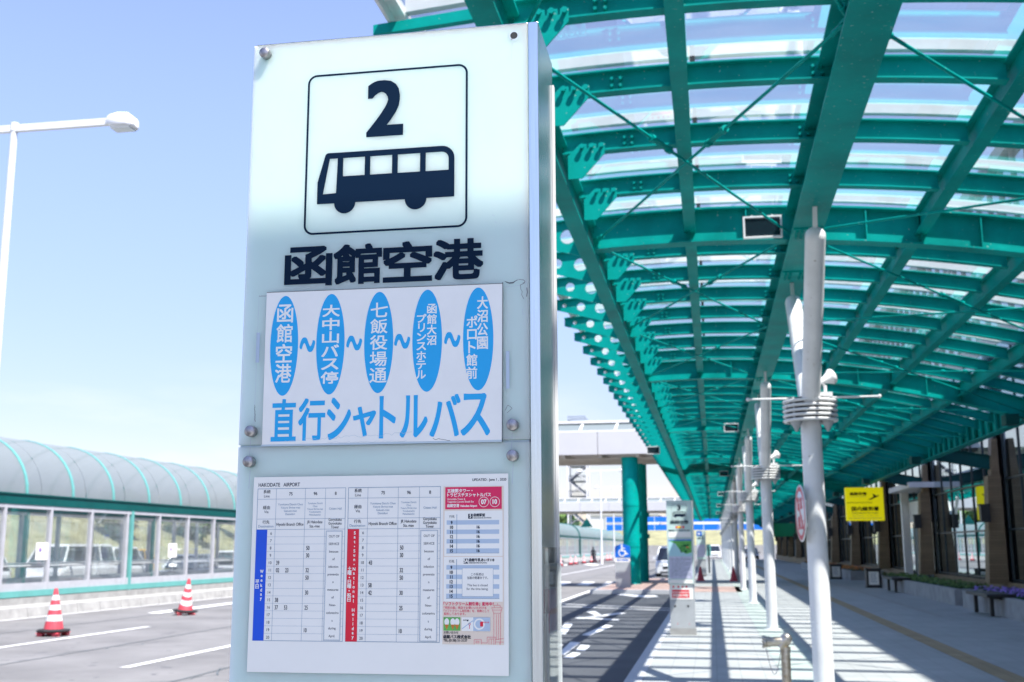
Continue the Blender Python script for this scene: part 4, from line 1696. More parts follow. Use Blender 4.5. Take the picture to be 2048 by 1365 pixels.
def posters4(r, dx):
    A = Art((dx, 0, 0), step=.004, base=.006)
    A.rect(-.74, -.45, 2.20, 2.45, 0)
    A.next()
    A.rect(-.66, -.55, 2.26, 2.36, 1)
    A.obj("stop_plate", [M["sign_blue"], M["paper"]], r)
    A = Art((dx, 0, 0), step=.004, base=.006)
    A.rect(-.72, -.31, 1.05, 1.72, 0)
    A.obj("timetable", [M["lilac"]], r)


far_sign("distant bus stop sign with a blue plate on top, behind sign 3", -.62, 64.0, "4", posters4)

# disabled-bay sign board at the island corner
wc = thing("parking_sign", "grey board with a blue wheelchair symbol on its rounded top, at the island corner", "sign", (-3.62, 46.6, 0))
m = MB()
m.box(-.30, .30, 0, .16, 0, 1.18)
obj("post_box", m, M["grey_paint"], wc)
m = MB()
n = 14
ring = [(-.31, 1.19)] + [(-.31 + .62 * i / n, 1.62 + .10 * math.sin(math.pi * i / n)) for i in range(n + 1)] + [(.31, 1.19)]
m.ext([(a, -.02, b) for a, b in ring], (0, .20, 0))
obj("head", m, M["sign_blue"], wc)
A = Art((0, -.02, 0), step=.003, base=.004)
A.disc(-.02, 1.655, .040, .040, 0, 18)
A.line([(-.02, 1.62), (-.025, 1.46), (.10, 1.445), (.15, 1.32), (.205, 1.34)], .050, 0)
A.next()
A.line([(-.02, 1.555), (.095, 1.55)], .038, 0)
A.next()
A.line([(-.015 + .125 * math.cos(math.radians(115 + 235 * k / 22)), 1.372 + .125 * math.sin(math.radians(115 + 235 * k / 22))) for k in range(23)], .042, 0)
A.obj("symbol", [M["paper"]], wc)
A = Art((0, 0, 0), step=.003, base=.004)
A.rect(-.30, .30, 1.0, 1.18, 0)
A.next()
A.fit("障がい者乗降場", -.23, .23, 1.05, 1.12, 1, .003)
A.obj("caption", [M["paper"], M["sign_blue"]], wc)

# yellow hanging sign under the canopy
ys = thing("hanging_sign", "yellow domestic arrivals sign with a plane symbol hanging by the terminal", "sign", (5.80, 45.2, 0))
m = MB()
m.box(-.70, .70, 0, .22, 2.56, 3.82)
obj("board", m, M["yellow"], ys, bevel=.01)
A = Art((0, 0, 0), step=.003, base=.004)
A.fit("函館空港", -.53, .08, 3.52, 3.64, 0, .006)
A.fit("HAKODATE AIRPORT", -.53, .08, 3.45, 3.485, 1, 0)
A.rect(-.67, .27, 3.235, 3.255, 0)
A.fit("国内線到着", -.50, .50, 2.93, 3.09, 0, .006)
A.fit("Domestic Arrivals", -.48, .48, 2.83, 2.885, 1, .002)
A.fit("国内线到达   국내선 도착", -.48, .48, 2.73, 2.77, 1, 0)
A.rect(-.62, .62, 2.65, 2.665, 1)
A.poly([(.12, 3.36), (.20, 3.385), (.34, 3.47), (.30, 3.56), (.345, 3.57), (.44, 3.50), (.52, 3.53), (.535, 3.50), (.46, 3.455), (.34, 3.40), (.22, 3.345)], 0)
A.obj("print", [M["ink"], M["ink_grey"]], ys)
m = MB()
for u in (-.5, .5):
    m.cyl((u, .1, 3.82), (u, .1, 4.60), .02, n=8)
obj("hanger", m, M["teal"], ys)

shade_board = thing("hanging_sign", "added yellow board, out of view above the near bus stop sign, shading its lower half", "sign", (.85, .55, 0))  # added out of view; casts shade on the near sign's lower half
m = MB()
m.box(-.52, .52, 0, .20, 3.90, 4.855)
obj("board", m, M["plain_yellow"], shade_board, bevel=.01)
A = Art((0, 0, 0), step=.003, base=.004)
A.fit("函館空港", -.40, .40, 4.40, 4.60, 0, .006)
A.obj("print", [M["ink"]], shade_board)
for u in (-.515, .31):
    m = MB()
    m.cyl((u, .1, 4.86), (u, .1, 4.99), .018, n=8)
    m.box(u - .02, u + .02, .08, 1.15, 4.985, 5.03)
    obj("hanger", m, M["teal"], shade_board)

# ------------------------------------------------------------------ covered footbridges across the road
def footbridge(label, y, x0, x1, piers):
    r = thing("footbridge", label, "footbridge", (0, y, 0))
    w = 4.6
    zb_, zp, zg = 5.66, 6.66, 7.10
    n = int((x1 - x0) / 3.0)
    for yy in (0, w - .18):
        m = MB()
        for i in range(n):
            a = x0 + (x1 - x0) * i / n
            b = x0 + (x1 - x0) * (i + 1) / n
            m.box(a + .012, b - .012, yy, yy + .18, zb_, zp)
        obj("parapet_panel", m, M["bridge"], r)
    m = MB()
    m.box(x0, x1, .181, w - .181, zb_ + .12, zb_ + .40)
    for i in range(n * 2):
        a = x0 + (x1 - x0) * i / (n * 2)
        m.box(a, a + .16, .19, w - .19, zb_ - .12, zb_ + .119)
    for yy in (.7, 1.9, 3.1, w - .8):
        m.box(x0, x1, yy, yy + .14, zb_ - .20, zb_ - .121)
    obj("deck", m, M["soffit"], r)
    m = MB()
    for s, yy in ((1, .10), (-1, w - .10)):
        m.quad((x0, yy, zp), (x1, yy, zp), (x1, yy + .35 * s, zg), (x0, yy + .35 * s, zg))
    obj("glazing", m, M["bridge_glass"], r)
    m = MB()
    n2 = int((x1 - x0) / 1.5)
    for i in range(n2 + 1):
        a = x0 + (x1 - x0) * i / n2
        m.hexa([(a, .06, zp), (a + .1, .06, zp), (a + .1, .14, zp), (a, .14, zp), (a + .14, .40, zg), (a + .24, .40, zg), (a + .24, .48, zg), (a + .14, .48, zg)])
    m.box(x0, x1, .0, .16, zp + .002, zp + .08)
    obj("glazing_bar", m, M["alu"], r)
    m = MB()
    m.box(x0, x1, .36, w - .36, zg, zg + .10)
    obj("roof", m, M["alu"], r)
    for (px, py, rr) in piers:
        m = MB()
        m.cyl((px, py, -.15), (px, py, zb_ - .1), rr, n=32)
        m.lathe([(rr + .03, 0), (rr + .03, .05), (rr, .06)], org=(px, py, 0), n=32)
        m.lathe([(rr + .012, 1.6), (rr + .012, 1.68)], org=(px, py, 0), n=32)
        m.lathe([(rr + .012, 3.4), (rr + .012, 3.48)], org=(px, py, 0), n=32)
        m.box(px + rr - .02, px + rr + .08, py - .08, py + .08, 3.0, 3.2)
        m.box(px + rr - .02, px + rr + .08, py - .08, py + .08, 2.0, 2.2)
        obj("pier", m, M["teal"], r)
    return r


footbridge("white covered footbridge on thick teal piers, the nearer of the two over the road", 50.0, -21.5, 8.4, [(-3.53, .75, .37), (-3.34, 4.1, .36), (-16.6, .8, .36)])
footbridge("white covered footbridge further down the road, behind the teal piers", 130.0, -21.5, 8.4, [(-3.4, .8, .36)])

# ------------------------------------------------------------------ glazed walkway tunnel across the road
tun = thing("covered_walkway", "long glazed walkway with a barrel-vaulted translucent roof beyond the road", "walkway", (0, 0, 0))
TX0, TX1, TA, TB = -18.45, -22.15, 6.0, 245.0
tc_ = (TX0 + TX1) / 2
m = MB()
for k in range(int((TB - TA) / 1.2)):
    y = TA + 1.2 * k
    m.hexa([(TX0 + .75, y + .01, -.16), (TX0 + .75, y + 1.19, -.16), (TX0 + .1, y + 1.19, -.16), (TX0 + .1, y + .01, -.16),
            (TX0 + .70, y + .01, .10), (TX0 + .70, y + 1.19, .10), (TX0 + .1, y + 1.19, .14), (TX0 + .1, y + .01, .14)])
obj("kerb_block", m, M["concrete"], tun)
m = MB()
m.box(TX1 - .1, TX0 + .099, TA, TB, -.16, .32)
obj("plinth", m, M["concrete"], tun)
m = MB()
m.box(TX1 + .1, TX0 - .1, TA, TB, .321, .36)
obj("floor", m, M["paver"], tun)
for x in (TX0, TX1):
    m = MB()
    m.box(x - .07, x + .09, TA, TB, .34, .50)
    obj("sill_rail", m, M["teal_light"], tun)
    m = MB()
    m.box(x - .07, x + .07, TA, TB, 2.80, 3.06)
    m.box(x - .10, x + .10, TA, TB, 3.061, 3.10)
    obj("eave_beam", m, M["teal_dark"], tun)
    m = MB()
    m.box(x - .015, x + .015, TA, TB, .70, 2.70)
    obj("glass_screen", m, M["screen_glass"], tun)
    m = MB()
    m.box(x - .04, x + .055, TA, TB, 2.70, 2.799)
    m.box(x - .035, x + .05, TA, TB, .501, .70)
    obj("screen_frame", m, M["post_grey"], tun)
    m = MB()
    s = -1 if x == TX0 else 1
    m.cyl((x + s * .25, TA, 1.15), (x + s * .25, TB, 1.15), .03, n=8)
    obj("handrail", m, M["white_paint"], tun)
P_ = 2.15
np_ = int((TB - TA) / P_)
offs = 27.34 - P_ * 9
ps_spots = [(0, offs + P_ * i, 0) for i in range(np_)]
for x in (TX0, TX1):
    m = MB()
    m.box(x - .055, x + .06, -.05, .05, .502, 2.798)
    repeat("post", m, M["post_grey"], tun, ps_spots, 50)
    m = MB()
    m.box(x - .085, x + .085, .10, .22, .0, 2.80)
    repeat("frame_post", m, M["teal_light"], tun, [(0, offs + P_ * i + .10, 0) for i in range(0, np_, 4)])
ra, rh = (TX0 - TX1) / 2, 1.72


def vault_ring(y, k=1.0, n=20):
    return [(tc_ + ra * k * math.cos(math.pi * i / n), y, 3.08 + rh * k * math.sin(math.pi * i / n)) for i in range(n + 1)]


VP_ = 2.30
nv = int((TB - TA) / VP_)
m = MB()
for i in range(nv):
    m.sweep([vault_ring(TA + VP_ * i + .02), vault_ring(TA + VP_ * (i + 1) - .02)], closed=False, sm=True)
obj("vault", m, M["vault"], tun)
m = MB()
a, b, c, d = vault_ring(-.055, 1.012), vault_ring(.055, 1.012), vault_ring(.055, .975), vault_ring(-.055, .975)
n = len(a)
m.sweep([[a[i], b[i], c[i], d[i]] for i in range(n)])
repeat("vault_rib", m, M["teal_light"], tun, [(0, 28.3 - VP_ * 9 + VP_ * i, 0) for i in range(nv)])
m = MB()
a, b, c, d = vault_ring(160 - .2, 1.07), vault_ring(160 + .2, 1.07), vault_ring(160 + .2, .96), vault_ring(160 - .2, .96)
m.sweep([[a[i], b[i], c[i], d[i]] for i in range(n)])
m.box(TX0 - .05, TX0 + .2, 159.8, 160.2, 0, 3.1)
m.ext([(TX0 + .2, 160.3, 4.4), (TX0 + 1.9, 160.3, 4.4), (TX0 + 1.05, 160.3, 5.7)], (0, .1, 0))
obj("portal_arch", m, M["teal_dark"], tun)
for lb, y in (("white notice with a purple mark on the walkway glass behind the striped cone", 29.2), ("white notice on the walkway glass beyond the second cone", 37.0)):
    nt_ = thing("notice", lb, "notice", (TX0 + .02, y, 1.55))
    m = MB()
    m.box(0, .004, -.32, .32, -.24, .24)
    obj("sheet", m, M["paper"], nt_)
    m = MB()
    m.lathe([(.0001, .0065), (.07, .0065), (.07, .006)], axis=(1, 0, 0), org=(0, -.12, .04), n=12)
    obj("mark", m, M["purple"], nt_)

# ------------------------------------------------------------------ traffic cones
def cone_mesh():
    body = MB()
    h0, h1 = .14, .95
    r = lambda z: .195 - (.195 - .035) * (z - h0) / (h1 - h0)
    zs = [h0, .30, .42, .52, .62, .72, .82, .95]
    for i, (a_, b_) in enumerate(zip(zs, zs[1:])):
        body.lathe([(r(a_), a_), (r(b_), b_)], n=20, mi=1 if i in (1, 3, 5) else 0)
    body.lathe([(r(h1), h1), (.02, h1 + .005), (.001, h1 + .004)], n=20)
    return body


cone0 = thing("traffic_cone", "red and white banded traffic cone with a black weight, the nearer one on the road", "cone", (-13.45, 21.9, ZR), group="banded traffic cones on the road")
obj("cone", cone_mesh(), [M["orange"], M["cone_white"]], cone0)
m = MB()
m.hexa([(-.25, -.25, .055), (.25, -.25, .055), (.25, .25, .055), (-.25, .25, .055), (-.22, -.22, .085), (.22, -.22, .085), (.22, .22, .085), (-.22, .22, .085)])
for sx in (-1, 1):
    for sy in (-1, 1):
        m.box(sx * .17 - .06, sx * .17 + .06, sy * .17 - .06, sy * .17 + .06, 0, .056)
obj("foot", m, M["orange"], cone0)
m = MB()
m.lathe([(.20, .086), (.33, .086), (.34, .10), (.33, .125), (.21, .14), (.20, .086)], n=8, sm=False)
obj("weight", m, M["rubber"], cone0)
c2 = dup(cone0, (-14.1, 29.2, ZR), .6, "red and white banded traffic cone leaning a little, by the white kerb line")
c2.rotation_euler = (.05, .07, .6)
sl = bpy.data.meshes.new("cone_stripe")
for ch in c2.children:                          # its bands run askew
    if ch.name.startswith("cone"):
        me = ch.data.copy()
        for v in me.vertices:
            if .2 < v.co.z < .9:
                v.co.z += .35 * v.co.y
        ch.data = me
for i in range(11):
    y = 99 + i * 6.0 + (i % 3) * 1.2
    dup(cone0, (-14.1 + .06 * i, y, ZR), .3 * i, "banded traffic cone in the far row along the walkway")

# small plain red cones on the pavement
pc0 = thing("traffic_cone", "small plain red cone between the white columns and the red paving", "cone", (.92, 55.0, 0))
m = MB()
m.lathe([(.20, .03), (.17, .06), (.03, .68), (.001, .69)], n=18)
m.box(-.2, .2, -.2, .2, 0, .03)
obj("cone", m, M["orange"], pc0)
dup(pc0, (-.62, 55.6, 0), .2, "small plain red cone half hidden behind sign 3")

# ------------------------------------------------------------------ street lamps
lamp0 = thing("street_lamp", "tall white street lamp with two arms, standing at the left in front of the walkway", "street lamp", (-12.85, 18.45, ZR), group="double-armed lamps along the road")
m = MB()
m.cyl((0, 0, 0), (0, 0, 9.72), .10, .062, n=16)
m.cyl((0, 0, 0), (0, 0, .6), .13, n=16)
m.cyl((0, 0, 9.60), (0, 0, 9.76), .075, n=14)
obj("pole", m, M["white_paint"], lamp0)
for s in (-1, 1):
    m = MB()
    m.box(min(.05 * s, 1.95 * s), max(.05 * s, 1.95 * s), -.05, .05, 9.585, 9.665)
    m.box(min(.05 * s, 1.95 * s), max(.05 * s, 1.95 * s), -.045, .045, 9.675, 9.715)
    obj("arm", m, M["white_paint"], lamp0)
    m = MB()
    rings = []
    for t, w_, lo, hi in ((0, .07, -.03, .11), (.06, .13, -.07, .15), (.25, .19, -.11, .17), (.45, .19, -.12, .155), (.56, .15, -.12, .07), (.60, .08, -.11, -.02)):
        x = (1.92 + t) * s
        rings.append([(x, -w_, 9.62 + lo + .03), (x, -w_ * .9, 9.62 + hi * .6), (x, -w_ * .5, 9.62 + hi), (x, w_ * .5, 9.62 + hi), (x, w_ * .9, 9.62 + hi * .6), (x, w_, 9.62 + lo + .03), (x, w_ * .9, 9.62 + lo), (x, -w_ * .9, 9.62 + lo)])
    m.sweep(rings, sm=True)
    head = obj("lamp_head", m, M["white_paint"], lamp0)
    m = MB()
    x0, x1 = sorted((2.06 * s, 2.44 * s))
    m.hexa([(x0, -.13, 9.47), (x1, -.13, 9.47), (x1, .13, 9.47), (x0, .13, 9.47), (x0, -.16, 9.512), (x1, -.16, 9.512), (x1, .16, 9.512), (x0, .16, 9.512)])
    obj("lamp_glass", m, M["lamp_clear"], head)
dup(lamp0, (-11.3, 118, ZR), 0, "distant white street lamp with two arms seen between the two footbridges, left one")
dup(lamp0, (-12.8, 151, ZR), 0, "farther white street lamp seen between the two footbridges, beside the teal pier")

# ------------------------------------------------------------------ stair tower beyond the second footbridge
tw_ = thing("stair_tower", "open steel stair tower with zigzag flights between the footbridges", "stair tower", (-25.6, 205, 0))
TWX, TWY, FL = 3.5, 4.0, 2.7
for x in (0, TWX):
    for y in (0, TWY):
        m = MB()
        m.box(x - .12, x + .12, y - .12, y + .12, -.15, 24.5)
        obj("post", m, M["white_paint"], tw_)
for i in range(9):
    z = FL * i
    a, b = (.2, TWX - .2) if i % 2 else (TWX - .2, .2)
    y0 = .25 + 1.8 * (i % 2)
    m = MB()
    m.hexa([(a, y0, z), (a, y0 + 1.6, z), (b, y0 + 1.6, z + FL), (b, y0, z + FL), (a, y0, z + .5), (a, y0 + 1.6, z + .5), (b, y0 + 1.6, z + FL + .5), (b, y0, z + FL + .5)])
    obj("flight", m, M["dark_steel"], tw_)
    m = MB()
    m.box(.13, TWX - .13, .05, TWY - .05, z + FL - .12, z + FL - .001)
    for yy in (.0, TWY):
        m.box(.13, TWX - .13, yy - .04, yy + .04, z + FL + .9, z + FL + 1.0)
        for q in range(8):
            xx = .2 + q * (TWX - .4) / 7
            m.box(xx - .03, xx + .03, yy - .03, yy + .03, z + FL, z + FL + .9)
    obj("landing", m, M["dark_steel"], tw_)
    m = MB()
    m.cyl((.1, .0, z), (TWX - .1, .0, z + FL), .06, n=6)
    m.cyl((TWX - .1, -.14, z), (.1, -.14, z + FL), .06, n=6)
    obj("brace", m, M["post_grey"], tw_)

# ------------------------------------------------------------------ cars
def car(label, loc, rotz, paint, L_=4.3, Wd=1.72, H_=1.5, kind="hatch", group=None, plate="paper"):
    """nose points to -Y in its own frame"""
    r = thing("parked_car", label, "car", loc, rotz, group)
    hw, clear, belt = Wd / 2, .20, H_ * .56
    if kind == "sedan":
        prof = [(0, .42, .62), (.05, .40, .70), (.24, .45, .86), (.30, .46, .90), (.70, .46, .95), (.80, .45, .93), (.97, .43, .88), (1.0, .45, .60)]
        cab = [(.27, .40, .62), (.80, .74, .42)]
    elif kind == "van":
        prof = [(0, .45, .62), (.03, .40, .78), (.12, .42, .92), (.20, .44, 1.0), (.80, .44, 1.0), (.97, .43, 1.0), (1.0, .46, .75)]
        cab = [(.12, .24, .98), (1.0, .95, .98)]
    else:
        prof = [(0, .42, .62), (.04, .38, .72), (.20, .42, .90), (.26, .44, .95), (.75, .44, .98), (.96, .43, .98), (1.0, .45, .62)]
        cab = [(.23, .38, .90), (.98, .86, .90)]
    body = MB()
    rings = []
    for t, lo, hi in prof:
        y = (t - .5) * L_
        z0, z1 = lo * .52, hi * belt / .95
        e = .90 if t in (0, 1.0) else 1.0
        w = hw * e
        rings.append([(-w * .96, y, z0 - .02), (w * .96, y, z0 - .02), (w, y, z0 + .15), (w, y, z1 - .14), (w * .93, y, z1), (-w * .93, y, z1), (-w, y, z1 - .14), (-w, y, z0 + .15)])
    body.sweep(rings, sm=False)
    bo = obj("body", body, paint, r, bevel=.03)
    (f0, f1, _), (b0, b1, _) = cab
    yb0, yb1, yr0, yr1 = [(t - .5) * L_ for t in (f0, b0, f1, b1)]
    zb_, zt__ = belt - .01, H_
    wb, wr = hw * .93, hw * .74

    def cabin(gx, lo, hi, sh):
        def lv(s):
            w = wb + (wr - wb) * s
            return [(-w - gx, yb0 + (yr0 - yb0) * s - sh, zb_ + (zt__ - zb_) * s), (w + gx, yb0 + (yr0 - yb0) * s - sh, zb_ + (zt__ - zb_) * s),
                    (w + gx, yb1 + (yr1 - yb1) * s + sh, zb_ + (zt__ - zb_) * s), (-w - gx, yb1 + (yr1 - yb1) * s + sh, zb_ + (zt__ - zb_) * s)]
        return lv(lo) + lv(hi)
    m = MB()
    m.hexa(cabin(0, 0, .93, 0))
    gl_ = obj("window", m, M["carglass"], r)
    m = MB()
    m.hexa(cabin(.006, .88, 1.0, .006))
    for s in (-1, 1):
        for ya, yb_ in ((yb0, yr0), (yb1, yr1)):
            m.tube([(s * wb, ya, zb_), (s * wr, yb_, zb_ + (zt__ - zb_) * .92)], .045, 6)
        for t in (.40, .70):
            y0 = yr0 + (yr1 - yr0) * t
            m.tube([(s * (wb + .004), y0, zb_), (s * (wr + .004), y0, zb_ + (zt__ - zb_) * .92)], .035, 6)
    obj("roof", m, paint, r, bevel=.02)
    for fy in (-.31, .31):
        for s in (-1, 1):
            m = MB()
            m.lathe([(.10, -.10), (.28, -.10), (.315, -.07), (.315, .07), (.28, .10), (.10, .10)], org=(s * (hw - .10), fy * L_, .315), axis=(1, 0, 0), n=18)
            wo = obj("wheel", m, M["tyre"], r)
            m = MB()
            m.lathe([(.001, .0), (.19, .0), (.205, .02)], org=(s * (hw + .005), fy * L_, .315), axis=(-s, 0, 0), n=14)
            obj("rim", m, M["car_silver"], wo)
    for s in (-1, 1):
        m = MB()
        m.box(s * hw * .62 - .18, s * hw * .62 + .18, -L_ / 2 - .012, -L_ / 2 + .10, belt * .66, belt * .84)
        obj("headlight", m, M["lamp_clear"], r)
        m = MB()
        m.box(s * hw * .72 - .13, s * hw * .72 + .13, L_ / 2 - .06, L_ / 2 + .015, belt * .74, belt * (1.05 if kind != "sedan" else .95))
        obj("tail_light", m, M["lamp_red"], r)
        m = MB()
        m.box(s * (hw + .10) - .09, s * (hw + .10) + .09, yb0 + .35, yb0 + .45, belt + .02, belt + .17)
        obj("wing_mirror", m, paint, r)
    m = MB()
    m.box(-.17, .17, -L_ / 2 - .016, -L_ / 2 - .004, .33, .47)
    m.box(-.17, .17, L_ / 2 + .004, L_ / 2 + .016, .45, .60)
    obj("number_plate", m, M[plate], r)
    m = MB()
    m.box(-.42, .42, -L_ / 2 - .010, -L_ / 2 + .05, belt * .46, belt * .60)
    m.box(-.60, .60, -L_ / 2 - .008, -L_ / 2 + .05, .24, .31)
    obj("grille", m, M["black"], r)
    return r


car("white minivan facing the camera in the bay behind sign 3", (-2.55, 71.0, ZR), 0, M["car_white"], 4.2, 1.72, 1.78, "van")
car("white van parked at the far end of the pavement", (.25, 168, ZR), 0, M["car_white"], 4.6, 1.8, 2.0, "van")
car("black car parked beyond the far columns by the terminal", (5.2, 158, ZR), 0, M["car_black"], 4.4, 1.75, 1.6, "hatch")
car("white car parked beside the black one beyond the far columns", (4.6, 166, ZR), 0, M["car_white"], 4.4, 1.75, 1.6, "hatch")
XC = -25.2
grp = None
car("white car with a yellow plate at the left picture edge, behind the walkway glass", (XC, 35.2, ZR), 0, M["car_white"], 3.5, 1.62, 1.75, "hatch", plate="yellow")
car("white minivan seen side-on through the walkway glass behind the striped cone", (XC, 41.8, ZR), 0, M["car_white"], 4.5, 1.75, 1.95, "van")
car("white hatchback with red tail lights behind the walkway glass, beside the pale green post", (XC - .6, 46.6, ZR), math.pi, M["car_white"], 4.0, 1.72, 1.85, "hatch")
car("silver saloon behind the walkway glass, right of the pale green post", (XC, 52.4, ZR), 0, M["car_silver"], 4.7, 1.76, 1.5, "sedan")
car("white hatchback with red tail lights next to the silver saloon", (XC - .2, 58.2, ZR), 0, M["car_white"], 4.0, 1.72, 1.65, "hatch")
car("white car last in the row behind the walkway glass", (XC, 64.0, ZR), 0, M["car_white"], 4.3, 1.72, 1.6, "hatch")
car("yellow car in the second row behind the white hatchback", (XC - 5.2, 55.5, ZR), 0, M["car_yellow"], 4.2, 1.72, 1.75, "van")
g = MB()
g.quad((-44, 10, ZR), (-22.4, 10, ZR), (-22.4, 250, ZR), (-44, 250, ZR))
struct("car_park", g, M["asphalt"])

# ------------------------------------------------------------------ banks, far halls, trees
g = MB()
n = 26
rows = [(-42, ZR), (-46, 1.3), (-50, 3.4), (-54, 4.9), (-62, 5.4), (-90, 5.6)]
for i in range(n):
    y0, y1 = -20 + 11 * i, -20 + 11 * (i + 1)
    for (xa, za), (xb, zb2) in zip(rows, rows[1:]):
        w = lambda y, z: z * (1 + .06 * math.sin(y * .11)) if z > 0 else z
        g.quad((xa, y0, w(y0, za)), (xa, y1, w(y1, za)), (xb, y1, w(y1, zb2)), (xb, y0, w(y0, zb2)))
struct("grass_bank", g, M["grass"])
g = MB()
for (ya, za), (yb_, zb2) in zip([(256, 1.9), (262, 2.2), (270, 4.0), (280, 5.6), (300, 5.9), (420, 6.2)], [(262, 2.2), (270, 4.0), (280, 5.6), (300, 5.9), (420, 6.2), (700, 6.4)]):
    g.quad((-90, ya, za), (120, ya, za), (120, yb_, zb2), (-90, yb_, zb2))
struct("far_grass_bank", g, M["grass"])
rw = MB()
for i in range(70):
    rw.box(-90 + 3 * i + .02, -87 + 3 * i, 255.5, 255.99, -.2, 1.95)
tag(obj("retaining_wall", rw, M["concrete"]), "grey concrete retaining wall across the far end, under the grass bank", "wall")
fn = thing("construction_fence", "bright blue fence with a white stripe above the far grass bank", "fence", (0, 285, 5.6))
m = MB()
for i in range(16):
    m.box(-26 + 4 * i, -22.1 + 4 * i, 0, .12, 0, 1.5)
    m.box(-26 + 4 * i, -22.1 + 4 * i, 0, .12, 2.1, 3.4)
obj("panel", m, M["sign_blue"], fn)
m = MB()
m.box(-10, 38, .02, .14, 1.501, 2.099)
for i in range(17):
    m.box(-26.1 + 4 * i, -26.0 + 4 * i, 0, .1, 0, 3.4)
obj("stripe", m, M["alu"], fn)
h = thing("hangar", "white gabled hangar above the far grass bank, left of the teal piers", "building", (-34, 320, 5.5))
m = MB()
m.box(0, 19, 0, 30, 0, 5.0)
obj("wall", m, M["hall"], h)
m = MB()
m.ext([(-.4, -.4, 5.0), (19.4, -.4, 5.0), (19.4, -.4, 5.3), (9.5, -.4, 6.6), (-.4, -.4, 5.3)], (0, 31, 0))
obj("roof", m, M["bridge"], h)
m = MB()
m.box(4, 15, -.06, -.01, 0, 4.0)
obj("door", m, M["grey_paint"], h)
h = thing("hangar", "white hangar behind the teal piers with a grey roller door", "building", (-13, 330, 5.5))
m = MB()
m.box(0, 13, 0, 30, 0, 6.0)
obj("wall", m, M["hall"], h)
m = MB()
m.ext([(-.4, -.4, 6.0), (13.4, -.4, 6.0), (13.4, -.4, 6.3), (6.5, -.4, 7.2), (-.4, -.4, 6.3)], (0, 31, 0))
obj("roof", m, M["bridge"], h)
m = MB()
m.box(8, 12, -.06, -.01, 0, 4.0)
obj("door", m, M["grey_paint"], h)
h = thing("fuel_tank", "white horizontal tank on legs beside the hangar", "tank", (-41, 310, 6.2))
m = MB()
m.lathe([(.001, -5), (1.2, -4.8), (1.5, -4.2), (1.5, 4.2), (1.2, 4.8), (.001, 5)], axis=(1, 0, 0), org=(0, 0, 1.8), n=20)
obj("shell", m, M["white_paint"], h)
for x in (-3, 3):
    m = MB()
    m.box(x - .2, x + .2, -1, 1, -.5, .8)
    obj("leg", m, M["concrete"], h)


def tree(label, loc, hgt, rad, seed, leaf, nleaf=900, name="tree", lsz=.34):
    rnd = random.Random(seed)
    r = thing(name, label, "tree", loc)
    m = MB()
    m.tube([(0, 0, -.3), (.05, .02, hgt * .3), (.02, -.05, hgt * .62)], [hgt * .035, hgt * .026, hgt * .012], 8)
    for k in range(6):
        t = k * 1.05 + rnd.random()
        z0 = hgt * (.25 + .06 * k)
        m.tube([(0, 0, z0), (rad * .35 * math.cos(t), rad * .35 * math.sin(t), z0 + hgt * .14), (rad * .7 * math.cos(t), rad * .7 * math.sin(t), z0 + hgt * .2)], [hgt * .014, hgt * .009, hgt * .004], 6)
    obj("trunk", m, M["bark"], r)
    m = MB()
    clumps = []
    for k in range(15):
        t, u = rnd.uniform(0, 6.283), rnd.random() ** .6
        clumps.append((rad * .72 * u * math.cos(t), rad * .72 * u * math.sin(t), hgt * rnd.uniform(.36, .92), rad * rnd.uniform(.26, .46)))
    for k in range(nleaf):
        cx, cy, cz, cr = rnd.choice(clumps)
        d = Vector((rnd.gauss(0, 1), rnd.gauss(0, 1), rnd.gauss(0, .8))).normalized() * cr * rnd.random() ** .4
        p = Vector((cx, cy, cz)) + d
        a_ = Vector((rnd.gauss(0, 1), rnd.gauss(0, 1), rnd.gauss(0, 1))).normalized()
        b_ = a_.orthogonal().normalized()
        s = lsz * rnd.uniform(.6, 1.3) * rad / 2.5
        m.quad(p - a_ * s, p + b_ * s * .6, p + a_ * s, p - b_ * s * .6, 0 if rnd.random() < .7 else 1)
    obj("crown", m, [M[leaf], M["leaf_light"]], r)
    return r


tree("rounded green tree above the far walkway roof, at the near sign's edge", (-30.5, 215, 1.0), 7.5, 4.0, 1, "leaf_light")
tree("dark green tree left of the stair tower above the walkway roof", (-27.0, 222, 1.0), 7.0, 3.6, 2, "leaf")
tree("bushy green tree beyond the near sign, farther left of the walkway roof", (-35.5, 218, 1.0), 7.5, 4.2, 3, "leaf")
tree("dark shrub on the grass bank seen through the walkway glass", (-48.0, 87, 2.2), 3.6, 2.6, 4, "leaf", 700, "shrub")
tree("wide dark shrub on the grass bank beyond the silver saloon", (-48.5, 101, 2.2), 3.2, 3.0, 5, "leaf", 700, "shrub")
tree("pale shrub high on the grass bank behind the white hatchback", (-51.0, 93, 3.6), 3.0, 2.4, 6, "leaf_light", 600, "shrub")
tree("green shrub on the grass bank nearest the near sign's edge", (-47.5, 112, 2.2), 3.8, 3.0, 7, "leaf", 700, "shrub")

